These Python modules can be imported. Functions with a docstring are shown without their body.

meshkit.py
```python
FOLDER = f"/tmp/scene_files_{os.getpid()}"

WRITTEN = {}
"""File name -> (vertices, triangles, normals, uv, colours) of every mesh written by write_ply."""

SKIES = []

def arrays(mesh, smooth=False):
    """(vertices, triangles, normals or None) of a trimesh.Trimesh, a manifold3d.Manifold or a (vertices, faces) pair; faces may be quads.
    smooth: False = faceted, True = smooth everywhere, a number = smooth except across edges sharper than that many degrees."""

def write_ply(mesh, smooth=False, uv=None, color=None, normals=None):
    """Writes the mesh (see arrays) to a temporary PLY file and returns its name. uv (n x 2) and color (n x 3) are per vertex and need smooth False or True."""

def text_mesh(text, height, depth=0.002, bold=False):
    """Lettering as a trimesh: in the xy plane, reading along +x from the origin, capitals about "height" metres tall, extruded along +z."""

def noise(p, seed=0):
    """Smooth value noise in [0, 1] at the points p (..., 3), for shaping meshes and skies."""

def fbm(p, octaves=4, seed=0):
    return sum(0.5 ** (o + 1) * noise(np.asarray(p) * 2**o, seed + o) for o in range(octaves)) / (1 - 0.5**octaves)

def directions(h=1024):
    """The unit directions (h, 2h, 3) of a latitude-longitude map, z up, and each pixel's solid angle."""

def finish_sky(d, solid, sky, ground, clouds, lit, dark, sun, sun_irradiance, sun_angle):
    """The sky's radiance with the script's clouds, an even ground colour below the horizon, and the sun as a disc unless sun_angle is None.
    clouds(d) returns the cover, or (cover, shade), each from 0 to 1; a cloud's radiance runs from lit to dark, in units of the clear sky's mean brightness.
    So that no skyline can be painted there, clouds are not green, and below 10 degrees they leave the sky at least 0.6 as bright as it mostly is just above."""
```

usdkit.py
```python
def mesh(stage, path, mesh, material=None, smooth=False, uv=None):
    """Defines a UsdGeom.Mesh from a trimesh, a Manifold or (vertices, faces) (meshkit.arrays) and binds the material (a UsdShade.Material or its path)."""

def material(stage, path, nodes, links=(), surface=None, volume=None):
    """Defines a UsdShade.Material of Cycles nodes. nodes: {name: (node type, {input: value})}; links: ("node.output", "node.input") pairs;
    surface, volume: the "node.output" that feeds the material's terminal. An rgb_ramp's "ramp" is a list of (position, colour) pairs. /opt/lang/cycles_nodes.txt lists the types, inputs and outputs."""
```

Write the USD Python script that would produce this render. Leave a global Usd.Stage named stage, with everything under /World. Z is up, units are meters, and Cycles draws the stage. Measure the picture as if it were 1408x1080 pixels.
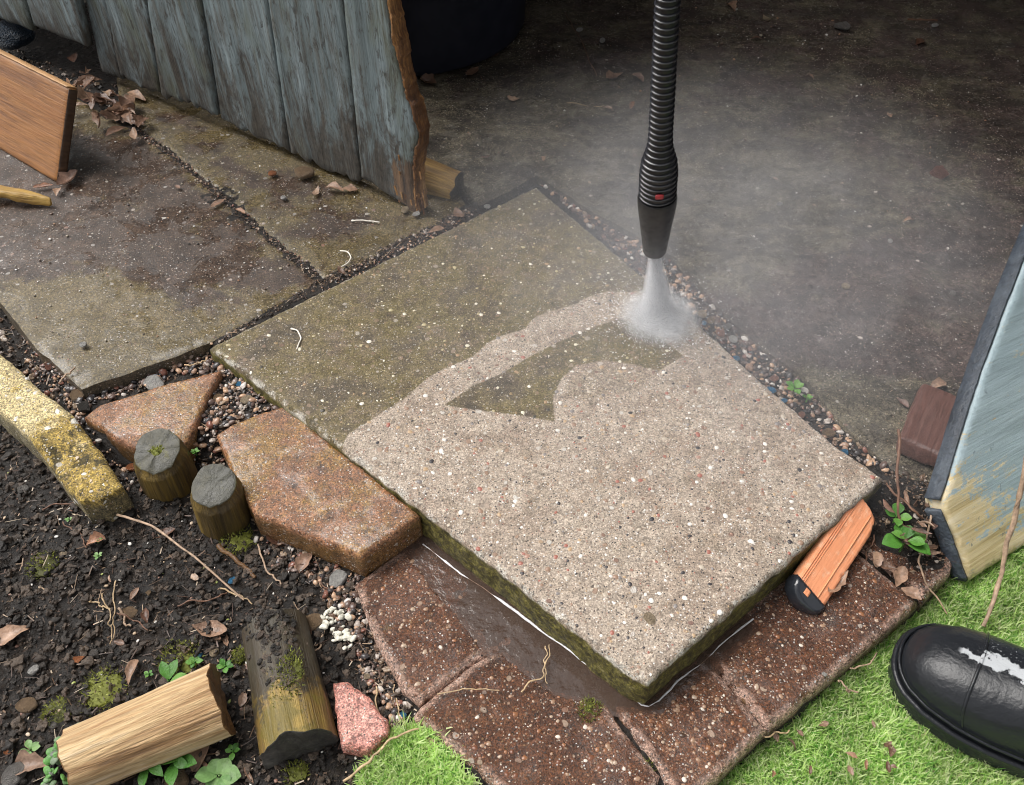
import math
import numpy as np, trimesh, shapely, usdkit, meshkit
from shapely.geometry import Polygon, LineString, Point
from scipy.spatial import Delaunay
from pxr import Usd, UsdGeom, UsdLux, UsdShade, Sdf, Gf, Vt

stage = Usd.Stage.CreateInMemory()
UsdGeom.SetStageUpAxis(stage, UsdGeom.Tokens.z)
UsdGeom.SetStageMetersPerUnit(stage, 1.0)
stage.SetDefaultPrim(UsdGeom.Xform.Define(stage, '/World').GetPrim())
UsdGeom.Scope.Define(stage, '/World/Looks')

# ------------------------------------------------------------------ camera
FOC, CAMH, PITCH = 1200.0, 0.8, math.radians(47)
cam = UsdGeom.Camera.Define(stage, '/World/camera')
cam.CreateHorizontalApertureAttr(36.0)
cam.CreateVerticalApertureAttr(36.0 * 785 / 1024)
cam.CreateFocalLengthAttr(36.0 * FOC / 1408)
cam.CreateClippingRangeAttr(Gf.Vec2f(0.02, 500))
cam.AddTranslateOp().Set(Gf.Vec3d(0, 0, CAMH))
cam.AddRotateXOp().Set(90 - math.degrees(PITCH))
cam.CreateExposureAttr(0.72)

# ------------------------------------------------------------------ sky and soft sun (overcast)
SUN_EL, SUN_AZ = math.radians(58), math.radians(-62)      # azimuth from +y towards +x
sky = UsdLux.DomeLight.Define(stage, '/World/sky')
sky.GetPrim().SetCustomDataByKey('kind', 'structure')
skym = usdkit.material(stage, '/World/Looks/sky_look', {
    's': ('sky_texture', {'sky_type': 'single_scattering', 'sun_disc': False, 'sun_elevation': SUN_EL, 'sun_rotation': SUN_AZ, 'aerosol_density': 4.0, 'altitude': 50.0}),
    'tc': ('texture_coordinate', {}),
    'n': ('noise_texture', {'scale': 2.2, 'detail': 6.0}),
    'r': ('rgb_ramp', {'ramp': [(0.25, (0.72, 0.72, 0.72)), (0.7, (1, 1, 1))]}),
    'bw': ('rgb_to_bw', {}), 'c': ('combine_color', {}),
    'tint': ('mix', {'mix_type': 'multiply', 'fac': 1.0, 'color2': (1.04, 1.02, 1.0)}),
    'm': ('mix', {'mix_type': 'mix'}),
    'b': ('background_shader', {'strength': 0.15})},
    [('tc.generated', 'n.vector'), ('n.fac', 'r.fac'), ('s.color', 'bw.color'), ('bw.val', 'c.r'), ('bw.val', 'c.g'), ('bw.val', 'c.b'), ('c.color', 'tint.color1'),
     ('r.color', 'm.fac'), ('s.color', 'm.color1'), ('tint.color', 'm.color2'), ('m.color', 'b.color')], surface='b.background')
UsdShade.MaterialBindingAPI.Apply(sky.GetPrim()).Bind(skym)
sun = UsdLux.DistantLight.Define(stage, '/World/sun')
sun.CreateNormalizeAttr(True); sun.CreateIntensityAttr(0.38); sun.CreateAngleAttr(45.0); sun.CreateColorAttr(Gf.Vec3f(1.0, 0.97, 0.93))
sun.AddRotateZOp().Set(-math.degrees(SUN_AZ)); sun.AddRotateXOp().Set(-(90 - math.degrees(SUN_EL)))

# ------------------------------------------------------------------ helpers
def rng(seed): return np.random.default_rng(seed)
def ray(px, py):
    x, y = (px - 704) / FOC, -(py - 540) / FOC
    return np.array([x, math.cos(PITCH) + y * math.sin(PITCH), -math.sin(PITCH) + y * math.cos(PITCH)])
EYE = np.array([0, 0, CAMH])
def G(px, py, z=0.0):
    d = ray(px, py); return EYE + d * ((z - CAMH) / d[2])
def GP(pts, z=0.0): return np.array([G(x, y, z)[:2] for x, y in pts])
def on_plane(px, py, p0, n):
    d = ray(px, py); return EYE + d * (((p0 - EYE) @ n) / (d @ n))
def unit(v): v = np.asarray(v, float); return v / np.linalg.norm(v)
def sstep(x, a, b):
    t = np.clip((x - a) / (b - a), 0, 1); return t * t * (3 - 2 * t)
def fbm(p, o=4, seed=0): return meshkit.fbm(p, o, seed)
def n3(xy, s, seed=0, o=3):
    xy = np.asarray(xy, float)
    q = np.column_stack([xy, np.zeros(len(xy))]) if xy.shape[1] == 2 else xy
    return fbm(q * s + 57.3, o, seed)
def inside(xy, poly, soft=0.004):
    """Soft mask of a polygon in metres."""
    pts = shapely.points(np.asarray(xy)[:, :2]); d = shapely.distance(pts, poly.exterior)
    return sstep(np.where(shapely.contains(poly, pts), d, -d), -soft, soft)

counts = {}
TINT = np.random.default_rng(2024)
def numbered(parent, name):
    k = (parent, name); n = counts.get(k, 0); counts[k] = n + 1
    return f'{parent}/{name}' if n == 0 else f'{parent}/{name}_{n:03d}'
def tag(prim, label=None, cat=None, group=None, kind=None):
    p = prim.GetPrim() if hasattr(prim, 'GetPrim') else prim
    for k, v in (('label', label), ('category', cat), ('group', group), ('kind', kind)):
        if v: p.SetCustomDataByKey(k, v)
    return prim
def obj(name, mesh, material, parent='/World', smooth=True, attrs=None):
    path = numbered(str(parent), name)
    m = usdkit.mesh(stage, path, mesh, LOOK[material] if isinstance(material, str) else material, smooth=smooth)
    attrs = dict(attrs or {})
    if 'tint' not in attrs: attrs['tint'] = np.full(len(m.GetPointsAttr().Get()), TINT.random())
    for k, a in (attrs or {}).items():
        UsdGeom.PrimvarsAPI(m).CreatePrimvar(k, Sdf.ValueTypeNames.FloatArray, 'vertex').Set(Vt.FloatArray.FromNumpy(np.asarray(a, np.float32)))
    return m
def thing(name, label, cat, group=None, matrix=None):
    x = UsdGeom.Xform.Define(stage, numbered('/World', name))
    if matrix is not None: x.AddTransformOp().Set(Gf.Matrix4d(*np.asarray(matrix).T.ravel().tolist()))
    tag(x, label, cat, group); return x
def P(x): return str(x.GetPath())
def frame(o, ex, ey=None, ez=None):
    ex = unit(ex)
    if ey is not None: ez = unit(np.cross(ex, ey)); ey = np.cross(ez, ex)
    else: ez = unit(np.asarray(ez) - (np.asarray(ez) @ ex) * ex); ey = np.cross(ez, ex)
    m = np.eye(4); m[:3, 0], m[:3, 1], m[:3, 2], m[:3, 3] = ex, ey, ez, o; return m
def xf(o, yaw=0, tilt=0, roll=0, s=1):
    cz, sz, cx, sx, cy, sy = math.cos(yaw), math.sin(yaw), math.cos(tilt), math.sin(tilt), math.cos(roll), math.sin(roll)
    r = np.array([[cz, -sz, 0], [sz, cz, 0], [0, 0, 1]]) @ np.array([[1, 0, 0], [0, cx, -sx], [0, sx, cx]]) @ np.array([[cy, 0, sy], [0, 1, 0], [-sy, 0, cy]])
    m = np.eye(4); m[:3, :3] = r * s; m[:3, 3] = o; return m
def move(vf, m):
    v, f = vf; return (np.asarray(v) @ m[:3, :3].T + m[:3, 3], f)
def join(list_):
    vs, fs, n = [], [], 0
    for v, f in list_:
        vs.append(np.asarray(v)); fs.append(np.asarray(f) + n); n += len(v)
    return np.vstack(vs), np.vstack(fs)
def tints(list_, seed=0):
    r = rng(seed); return np.concatenate([np.full(len(v), r.random()) for v, f in list_])
def as_vf(m): return np.array(m.vertices), np.array(m.faces)
def copies(name, proto_path, mats, label, cat, group):
    for m in mats:
        x = thing(name, label, cat, group, m)
        x.GetPrim().GetReferences().AddInternalReference(proto_path); x.GetPrim().SetInstanceable(True)

# ---- shapes
def sheet(poly, res, seed=0):
    """A polygon filled with a fine triangle net. Returns points, triangles, number of boundary points (first, counter-clockwise)."""
    poly = shapely.geometry.polygon.orient(poly, 1.0)
    ring = np.array(poly.exterior.coords)[:-1]
    b = []
    for i in range(len(ring)):
        p, q = ring[i], ring[(i + 1) % len(ring)]; k = max(1, int(round(np.linalg.norm(q - p) / res)))
        b += [p + (q - p) * t / k for t in range(k)]
    b = np.array(b); r = rng(seed)
    x0, y0, x1, y1 = poly.bounds
    gx, gy = np.meshgrid(np.arange(x0, x1, res), np.arange(y0, y1, res)); gx = gx + (np.arange(gx.shape[0]) % 2)[:, None] * res / 2
    g = np.column_stack([gx.ravel(), gy.ravel()]); g += r.uniform(-.25, .25, g.shape) * res
    pp = shapely.points(g); shapely.prepare(poly)
    ok = shapely.contains(poly, pp); g, pp = g[ok], pp[ok]
    g = g[shapely.distance(pp, shapely.LinearRing(b)) > res * 0.55]
    pts = np.vstack([b, g]); tri = Delaunay(pts).simplices
    c = pts[tri].mean(1); tri = tri[shapely.contains(poly, shapely.points(c))]
    a = pts[tri]; cr = (a[:, 1, 0] - a[:, 0, 0]) * (a[:, 2, 1] - a[:, 0, 1]) - (a[:, 1, 1] - a[:, 0, 1]) * (a[:, 2, 0] - a[:, 0, 0])
    tri[cr < 0] = tri[cr < 0][:, ::-1]
    return pts, tri[np.abs(cr) > 1e-12], len(b)
def ragged(poly_pts, step, amp, seed, freq=60):
    """Roughens a polygon's outline."""
    poly = shapely.geometry.polygon.orient(Polygon(poly_pts), 1.0)
    ring = np.array(shapely.segmentize(poly, step).exterior.coords)[:-1]
    t = np.roll(ring, -1, 0) - np.roll(ring, 1, 0); nrm = np.column_stack([t[:, 1], -t[:, 0]]); nrm /= np.linalg.norm(nrm, axis=1)[:, None] + 1e-12
    w = (n3(ring, freq, seed, 4) - .5) * 2 * amp
    q = Polygon(ring + nrm * w[:, None]).buffer(0)
    return max(q.geoms, key=lambda g: g.area) if hasattr(q, 'geoms') else q
def block(poly, ztop, depth, res=.003, bevel=.004, amp=.001, seed=0, tilt=(0, 0), zfun=None, side_amp=.0015, rows=4, freq=25, hard=False):
    """A solid with a rough top, rounded rim and rough sides. Returns mesh, xy of all vertices, attrs: rim (1 at the rim), side (1 on the flank)."""
    pts, tri, nb = sheet(poly, res, seed)
    d = shapely.distance(shapely.points(pts), poly.exterior)
    c = pts.mean(0); u = np.clip(1 - d / bevel, 0, 1)
    def top(xy): 
        z = ztop + (xy - c) @ np.array(tilt) + amp * 2 * (n3(xy, freq, seed, 5) - .5) + amp * .8 * (n3(xy, 160, seed + 3, 3) - .5)
        return z + (zfun(xy) if zfun else 0)
    z = top(pts) - bevel * (1 - np.sqrt(np.clip(1 - u * u * .96, 0, 1)))
    v = [np.column_stack([pts, z])]; f = [tri]; n = len(pts)
    b = pts[:nb]; t = np.roll(b, -1, 0) - np.roll(b, 1, 0); nr = np.column_stack([t[:, 1], -t[:, 0]]); nr /= np.linalg.norm(nr, axis=1)[:, None] + 1e-12
    prev = np.arange(nb); side = [np.zeros(n)]; rim = [u]
    if hard: v.append(v[0][:nb].copy()); prev = n + np.arange(nb); n += nb; side.append(np.ones(nb)); rim.append(np.ones(nb))
    for k in range(1, rows + 1):
        zz = z[:nb] - (depth - bevel) * k / rows
        off = side_amp * 2 * (fbm(np.column_stack([b, zz]) * 70, 3, seed + 9) - .5) + (0.0006 if k else 0)
        v.append(np.column_stack([b + nr * off[:, None], zz])); cur = n + np.arange(nb); n += nb
        f += [np.column_stack([prev, cur, np.roll(cur, -1)]), np.column_stack([prev, np.roll(cur, -1), np.roll(prev, -1)])]
        prev = cur; side.append(np.ones(nb)); rim.append(np.zeros(nb))
    v = np.vstack(v)
    return (v, np.vstack(f)), v[:, :2], {'rim': np.concatenate(rim), 'side': np.concatenate(side)}
_ICO = {k: as_vf(trimesh.creation.icosphere(k)) for k in (1, 2, 3, 4)}
_ICO0 = as_vf(trimesh.creation.icosphere(0))
def stone(seed, sub=2, rough=.25, flat=(1, .8, .55)):
    v, f = _ICO[sub]; r = 1 + rough * 2 * (fbm(v * 1.3 + seed * 7.7, 2, seed) - .5)
    return v * r[:, None] * np.array(flat), f
def shard(seed, flat=(1, .8, .4)):
    """A faceted broken chip."""
    p = rng(seed).normal(size=(11, 3)); p /= np.linalg.norm(p, axis=1)[:, None]
    return as_vf(trimesh.convex.convex_hull(p * np.array(flat)))
def leaf(seed, ln=1, wd=.5, curl=.5, nx=9, ny=5):
    r = rng(seed); s = np.linspace(0, 1, nx); t = np.linspace(-1, 1, ny); S, T = np.meshgrid(s, t, indexing='ij')
    w = wd * np.sin(np.pi * np.clip(S * .94 + .03, 0, 1) ** .8) * .5 * (1 + .15 * r.normal(size=(nx, 1)))
    a, b = r.uniform(-curl, curl, 2); c = r.uniform(.2, 1) * curl
    x = (S - .5) * ln; y = T * w; z = c * T * T * w + a * (S - .5) ** 2 * ln + b * (S - .5) * T * w + .06 * wd * (fbm(np.stack([S * 4, T * 2, S * 0 + seed], -1), 2, seed) - .5)
    v = np.stack([x, y, z - z.min()], -1).reshape(-1, 3)
    i, j = np.meshgrid(np.arange(nx - 1), np.arange(ny - 1), indexing='ij'); q = (i * ny + j).ravel()
    return v, np.vstack([np.column_stack([q, q + ny, q + ny + 1]), np.column_stack([q, q + ny + 1, q + 1])])
def tube(path, radii, sides=7, seed=0, rough=0.0, cap=True):
    p = np.asarray(path, float); n = len(p); radii = np.broadcast_to(radii, n)
    t = np.gradient(p, axis=0); t /= np.linalg.norm(t, axis=1)[:, None] + 1e-12
    a = np.cross(t, np.where(np.abs(t[:, 2:]) < .9, [[0, 0, 1.]], [[1., 0, 0]])); a /= np.linalg.norm(a, axis=1)[:, None] + 1e-12; b = np.cross(t, a)
    th = np.arange(sides) * 2 * np.pi / sides
    v = p[:, None] + radii[:, None, None] * (np.cos(th)[None, :, None] * a[:, None] + np.sin(th)[None, :, None] * b[:, None])
    v = v.reshape(-1, 3)
    if rough: v = v + rough * (rng(seed).random(v.shape) - .5)
    i, j = np.meshgrid(np.arange(n - 1), np.arange(sides), indexing='ij'); i, j = i.ravel(), j.ravel(); j2 = (j + 1) % sides
    f = np.vstack([np.column_stack([i * sides + j, i * sides + j2, (i + 1) * sides + j2]), np.column_stack([i * sides + j, (i + 1) * sides + j2, (i + 1) * sides + j])])
    if cap:
        v = np.vstack([v, p[:1], p[-1:]]); k = np.arange(sides); k2 = (k + 1) % sides; e = (n - 1) * sides
        f = np.vstack([f, np.column_stack([np.full(sides, len(v) - 2), k2, k]), np.column_stack([np.full(sides, len(v) - 1), e + k, e + k2])])
    return v, f
def twig(pts, r0, r1, seed=0, wob=.004, n=24):
    pts = np.asarray(pts, float); s = np.linspace(0, 1, len(pts)); u = np.linspace(0, 1, n)
    p = np.column_stack([np.interp(u, s, pts[:, k]) for k in range(3)])
    k = np.array([.25, .5, .25])
    for _ in range(2): p[1:-1] = (p[:-2] + 2 * p[1:-1] + p[2:]) / 4
    w = np.stack([fbm(np.column_stack([u * 5, u * 0 + i * 9.1, u * 0 + seed]), 3, seed) - .5 for i in range(3)], 1); p = p + w * wob * 2
    return tube(p, np.linspace(r0, r1, n) * (1 + .25 * (rng(seed).random(n) - .5)), 6)
def lathe(profile, sides=48):
    pr = np.asarray(profile, float); th = np.arange(sides) * 2 * np.pi / sides; n = len(pr)
    v = np.stack([pr[:, 0][:, None] * np.cos(th), pr[:, 0][:, None] * np.sin(th), np.repeat(pr[:, 1][:, None], sides, 1)], -1).reshape(-1, 3)
    i, j = np.meshgrid(np.arange(n - 1), np.arange(sides), indexing='ij'); i, j = i.ravel(), j.ravel(); j2 = (j + 1) % sides
    return v, np.vstack([np.column_stack([i * sides + j, i * sides + j2, (i + 1) * sides + j2]), np.column_stack([i * sides + j, (i + 1) * sides + j2, (i + 1) * sides + j])])
def rbox(lx, ly, lz, nseg=(24, 8, 4), rough=.001, seed=0, freq=40, r=.003):
    """A board from the origin along +x, +y, +z with softened, worn edges."""
    m = trimesh.creation.box([1, 1, 1]); v, f = [], []
    def face(o, a, b, na, nb):
        s, t = np.meshgrid(np.linspace(0, 1, na + 1), np.linspace(0, 1, nb + 1), indexing='ij')
        p = o + s[..., None] * a + t[..., None] * b; k = sum(map(len, v)); v.append(p.reshape(-1, 3))
        i, j = np.meshgrid(np.arange(na), np.arange(nb), indexing='ij'); q = (k + i * (nb + 1) + j).ravel()
        f.append(np.vstack([np.column_stack([q, q + nb + 1, q + nb + 2]), np.column_stack([q, q + nb + 2, q + 1])]))
    X, Y, Z, o = np.array([lx, 0, 0]), np.array([0, ly, 0]), np.array([0, 0, lz]), np.zeros(3); a, b, c = nseg
    face(o, Y, X, b, a); face(Z, X, Y, a, b); face(o, X, Z, a, c); face(Y, Z, X, c, a); face(o, Z, Y, c, b); face(X, Y, Z, b, c)
    mm = trimesh.Trimesh(np.vstack(v), np.vstack(f), process=True); mm.merge_vertices()
    p = np.array(mm.vertices); size = np.array([lx, ly, lz]); cc = np.clip(p, r, size - r); d = p - cc; L = np.linalg.norm(d, axis=1)[:, None]
    p = np.where(L > 1e-9, cc + d / np.maximum(L, 1e-9) * r, p)
    p += rough * 2 * np.stack([fbm(p * freq + 11 * k, 3, seed + k) - .5 for k in range(3)], 1)
    return p, np.array(mm.faces)
def prism(poly2d, thick, res, origin, ex, ey, seed=0, rough=.0008, freq=(30, 8), bevel=.002):
    """A plank traced as an outline in the plane (ex, ey) at origin, with real thickness behind it."""
    pts, tri, nb = sheet(poly2d, res, seed); nz = np.cross(ex, ey)
    d = shapely.distance(shapely.points(pts), poly2d.exterior)
    h = rough * 2 * (fbm(np.column_stack([pts[:, 0] * freq[0], pts[:, 1] * freq[1], pts[:, 0] * 0 + seed]), 4, seed) - .5) - bevel * np.clip(1 - d / bevel, 0, 1) ** 2
    loc = lambda a, w: origin + a[:, :1] * ex + a[:, 1:2] * ey + np.asarray(w).reshape(-1, 1) * nz
    n = len(pts); v = [loc(pts, h), loc(pts[:nb], h[:nb] - thick * .5 ), loc(pts, np.full(n, -thick))]
    f = [tri, tri[:, ::-1] + n + nb]; k = np.arange(nb); k2 = np.roll(k, -1)
    for a, b in ((0, n), (n, n + nb)):
        f += [np.column_stack([a + k, b + k, b + k2]), np.column_stack([a + k, b + k2, a + k2])]
    rim = np.concatenate([sstep(1 - d / .012, 0, 1), np.ones(nb), np.ones(n)])
    alt = np.concatenate([pts[:, 1], pts[:nb, 1], pts[:, 1]])
    return (np.vstack(v), np.vstack(f)), {'rim': rim, 'alt': alt}

# ------------------------------------------------------------------ materials
LOOK = {}
class Mat:
    def __init__(s, name): s.name, s.nodes, s.links, s.pos = name, {}, [], None
    def __call__(s, kind, **kw):
        n = f'n{len(s.nodes)}'; inp = {}
        for k, v in kw.items():
            if isinstance(v, str) and v.startswith('@'): s.links.append((v[1:], f'{n}.{k}'))
            else: inp[k] = v
        s.nodes[n] = (kind, inp); return '@' + n
    def world(s): return s('geometry') + '.position'
    def local(s): return s('texture_coordinate') + '.object'
    def scaled(s, vec, sc, loc=(0, 0, 0)): return s('mapping', vector=vec, scale=sc, location=loc) + '.vector'
    def noise(s, vec, scale, detail=4.0, rough=.55, dist=0.0): return s('noise_texture', vector=vec, scale=float(scale), detail=float(detail), roughness=rough, distortion=dist) + '.fac'
    def ramp(s, fac, stops, out='.color', interpolate=True):
        stops = [(p, (c, c, c) if np.ndim(c) == 0 else c) for p, c in stops]
        return s('rgb_ramp', fac=fac, ramp=stops, interpolate=interpolate) + out
    def mix(s, fac, a, b, t='mix'): return s('mix', mix_type=t, fac=fac, color1=a, color2=b) + '.color'
    def math(s, t, a, b=0.0, c=0.0, clamp=False): return s('math', math_type=t, value1=a, value2=b, value3=c, use_clamp=clamp) + '.value'
    def attr(s, name): return s('attribute', attribute=name) + '.fac'
    def remap(s, v, a, b, c=0.0, d=1.0): return s('map_range', range_type='smoothstep', value=v, from_min=a, from_max=b, to_min=c, to_max=d, clamp=True) + '.result'
    def bump(s, h, dist=.001, strength=1.0, normal=None):
        kw = dict(height=h, distance=dist, strength=strength, use_object_space=False)
        if normal: kw['normal'] = normal
        return s('bump', **kw) + '.normal'
    def rand(s): return s.attr('tint')
    def done(s, surface=None, volume=None):
        LOOK[s.name] = usdkit.material(stage, f'/World/Looks/{s.name}', s.nodes, s.links, surface and surface[1:], volume and volume[1:]); return LOOK[s.name]
    def principled(s, color, rough=.5, normal=None, **kw):
        if normal: kw['normal'] = normal
        return s.done(s('principled_bsdf', base_color=color, roughness=rough, **kw) + '.BSDF')

STONES = [(0, (.42, .37, .31)), (.14, (.5, .47, .43)), (.28, (.3, .21, .15)), (.4, (.17, .1, .08)), (.5, (.4, .29, .19)), (.62, (.045, .04, .042)), (.7, (.33, .22, .17)), (.82, (.56, .52, .47)), (.92, (.22, .2, .19)), (1, (.3, .16, .11))]
def stone_layer(m, pos, scale, keep, size=.34):
    """Sparse rounded aggregate: returns (mask, per-stone colour, height)."""
    v = m('voronoi_texture', vector=pos, scale=float(scale), feature='f1', dimensions='3D', randomness=1.0)
    sep = m('separate_color', color=v + '.color')
    rad = m.math('multiply', m.math('greater_than', sep + '.r', 1 - keep), m.math('multiply_add', sep + '.g', size * .7, size * .3))
    mask = m.remap(m.math('subtract', rad, v + '.distance'), 0.0, .06)
    return mask, sep + '.b', mask
def concrete(name, base, wet=.35, s1=(70, .4), s2=(190, .5), stone_dim=1.0, extra=None, bump=.0012, spec=.5, stones=STONES, speck=.22, gc=1.0, coat=0.0, film=0.0):
    m = Mat(name); pos = m.world()
    warp = m('vector_math', math_type='multiply_add', vector1=m('noise_texture', vector=pos, scale=90.0, detail=2.0) + '.color', vector2=(.006, .006, .006), vector3=pos) + '.vector'
    big = m.noise(pos, 7, 6, .65); mid = m.noise(pos, 38, 6, .7, .4); fine = m.noise(pos, 520, 3, .75); grain = m.noise(pos, 260, 4, .7)
    col = m.ramp(m.math('multiply_add', mid, .5, m.math('multiply', big, .5)), base)
    if extra: col = extra(m, pos, col, mid, fine)
    col = m.mix(gc, col, m.ramp(grain, [(.3, .32), (.5, 1.0), (.7, 1.6)]), 'multiply')
    col = m.mix(.8 * gc, col, m.ramp(fine, [(.34, .3), (.5, 1.0), (.66, 1.9)]), 'multiply')
    col = m.mix(1.0, col, m.ramp(m.noise(pos, 75, 5, .75), [(.3, .6), (.5, 1.0), (.7, 1.3)]), 'multiply')
    spk = m('voronoi_texture', vector=warp, scale=430.0, feature='f1'); ss = m('separate_color', color=spk + '.color')
    km = m.math('multiply', m.remap(spk + '.distance', .42, .3), m.math('greater_than', ss + '.r', 1 - speck))
    if getattr(m, 'stone_vis', None): km = m.math('multiply', km, m.stone_vis)
    col = m.mix(km, col, m.mix(1.0, m.ramp(ss + '.g', [(0, .02), (.3, .05), (.36, (.3, .2, .13)), (.6, (.5, .42, .33)), (1, .66)]), (stone_dim,) * 3, 'multiply'))
    h = m.math('multiply_add', grain, .8, m.math('multiply', fine, .35))
    for sc, keep in (s2, s1):
        k, cf, hh = stone_layer(m, warp, sc, keep)
        sc_col = m.mix(1.0, m.ramp(cf, stones), (stone_dim,) * 3, 'multiply')
        if extra: k = m.math('multiply', k, m.stone_vis) if getattr(m, 'stone_vis', None) else k
        col = m.mix(k, col, sc_col); h = m.math('multiply_add', k, .5, h)
    fl = m.math('multiply', m.remap(m.noise(pos, 13, 6, .7, .5), .47, .56), film) if film else 0.0
    nr = m.bump(h, bump, m.math('multiply_add', fl, -.85, .9) if film else .9)
    rough = m.ramp(m.noise(pos, 22, 5, .7), [(.35, wet), (.65, min(1, wet + .3))])
    if film:
        rough = m.math('multiply', rough, m.math('multiply_add', fl, -.85, 1.0)); col = m.mix(m.math('multiply', fl, .3), col, m.mix(1.0, col, (.55, .55, .55), 'multiply'))
    m.principled(col, rough, nr, specular_ior_level=spec, coat_weight=coat, coat_roughness=.08, **({'coat_normal': nr} if coat else {}))
    return m

def slab_extra(m, pos, col, mid, fine):
    """Washed pale concrete against olive algae; mossy flanks."""
    cl = m.attr('clean'); edge = m.math('add', cl, m.math('multiply', m.math('subtract', m.noise(pos, 130, 4, .7), .5), .5))
    mask = m.math('multiply', m.remap(edge, .25, .75), m.remap(m.noise(pos, 24, 6, .75), .68, .5, .72, 1.0))
    dirt = m.ramp(m.noise(pos, 11, 6, .7), [(.32, (.062, .05, .036)), (.43, (.105, .083, .052)), (.5, (.142, .113, .06)), (.57, (.125, .1, .044)), (.68, (.098, .075, .055))])
    dirt = m.mix(m.remap(m.noise(pos, 42, 7, .8, .6), .5, .66, 0, .75), dirt, (.05, .041, .03))
    dirt = m.mix(m.remap(m.noise(pos, 16, 6, .75), .54, .64, 0, .6), dirt, (.15, .112, .085))
    col = m.mix(m.remap(m.noise(pos, 7, 6, .75), .44, .6, 0, .65), col, (.215, .16, .12))
    c = m.mix(mask, dirt, col)
    moss = m.ramp(m.noise(pos, 120, 5, .75), [(.3, (.012, .01, .005)), (.45, (.05, .042, .014)), (.58, (.12, .105, .025)), (.72, (.2, .17, .09))])
    c = m.mix(m.attr('side'), c, moss)
    c = m.mix(m.math('multiply', m.attr('rim'), m.remap(m.noise(pos, 70, 4, .7), .45, .6)), c, (.45, .43, .38))
    m.stone_vis = m.math('multiply', m.math('multiply_add', mask, .45, .55), m.math('subtract', 1.0, m.attr('side')))
    return c
concrete('washed_slab', [(.32, (.262, .213, .168)), (.5, (.345, .287, .232)), (.68, (.43, .365, .3))], wet=.42, s1=(85, .5), s2=(230, .75), extra=slab_extra, bump=.0016, spec=.35, speck=.3, gc=.62)

def old_extra(m, pos, col, mid, fine):
    g = m.math('add', m.attr('mud'), m.math('multiply', m.math('subtract', m.noise(pos, 16, 7, .75), .5), 3.2))
    mud = m.ramp(m.noise(pos, 30, 6, .75), [(.3, (.018, .011, .008)), (.5, (.042, .027, .019)), (.7, (.075, .05, .036))])
    c = m.mix(m.remap(g, .25, .75), col, mud)
    return m.mix(m.attr('side'), c, (.06, .048, .032))
concrete('old_slab', [(.3, (.055, .042, .021)), (.5, (.092, .07, .033)), (.72, (.14, .107, .06))], wet=.34, s1=(90, .2), s2=(240, .5), stone_dim=.7, extra=old_extra, bump=.0014, speck=.12, film=.7, spec=.5)
def floor_extra(m, pos, col, mid, fine):
    g = m.math('add', m.attr('mud'), m.math('multiply', m.math('subtract', m.noise(pos, 12, 7, .75), .5), 3.0))
    mud = m.ramp(m.noise(pos, 26, 6, .75), [(.3, (.03, .022, .02)), (.5, (.062, .045, .04)), (.7, (.1, .075, .066))])
    c = m.mix(m.remap(g, .3, .75), col, mud)
    dark = m.ramp(m.noise(m.scaled(pos, (1, 2.2, 1)), 9, 6, .75, .8), [(.42, 0.0), (.6, .85)])
    return m.mix(dark, c, (.026, .022, .02))
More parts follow.
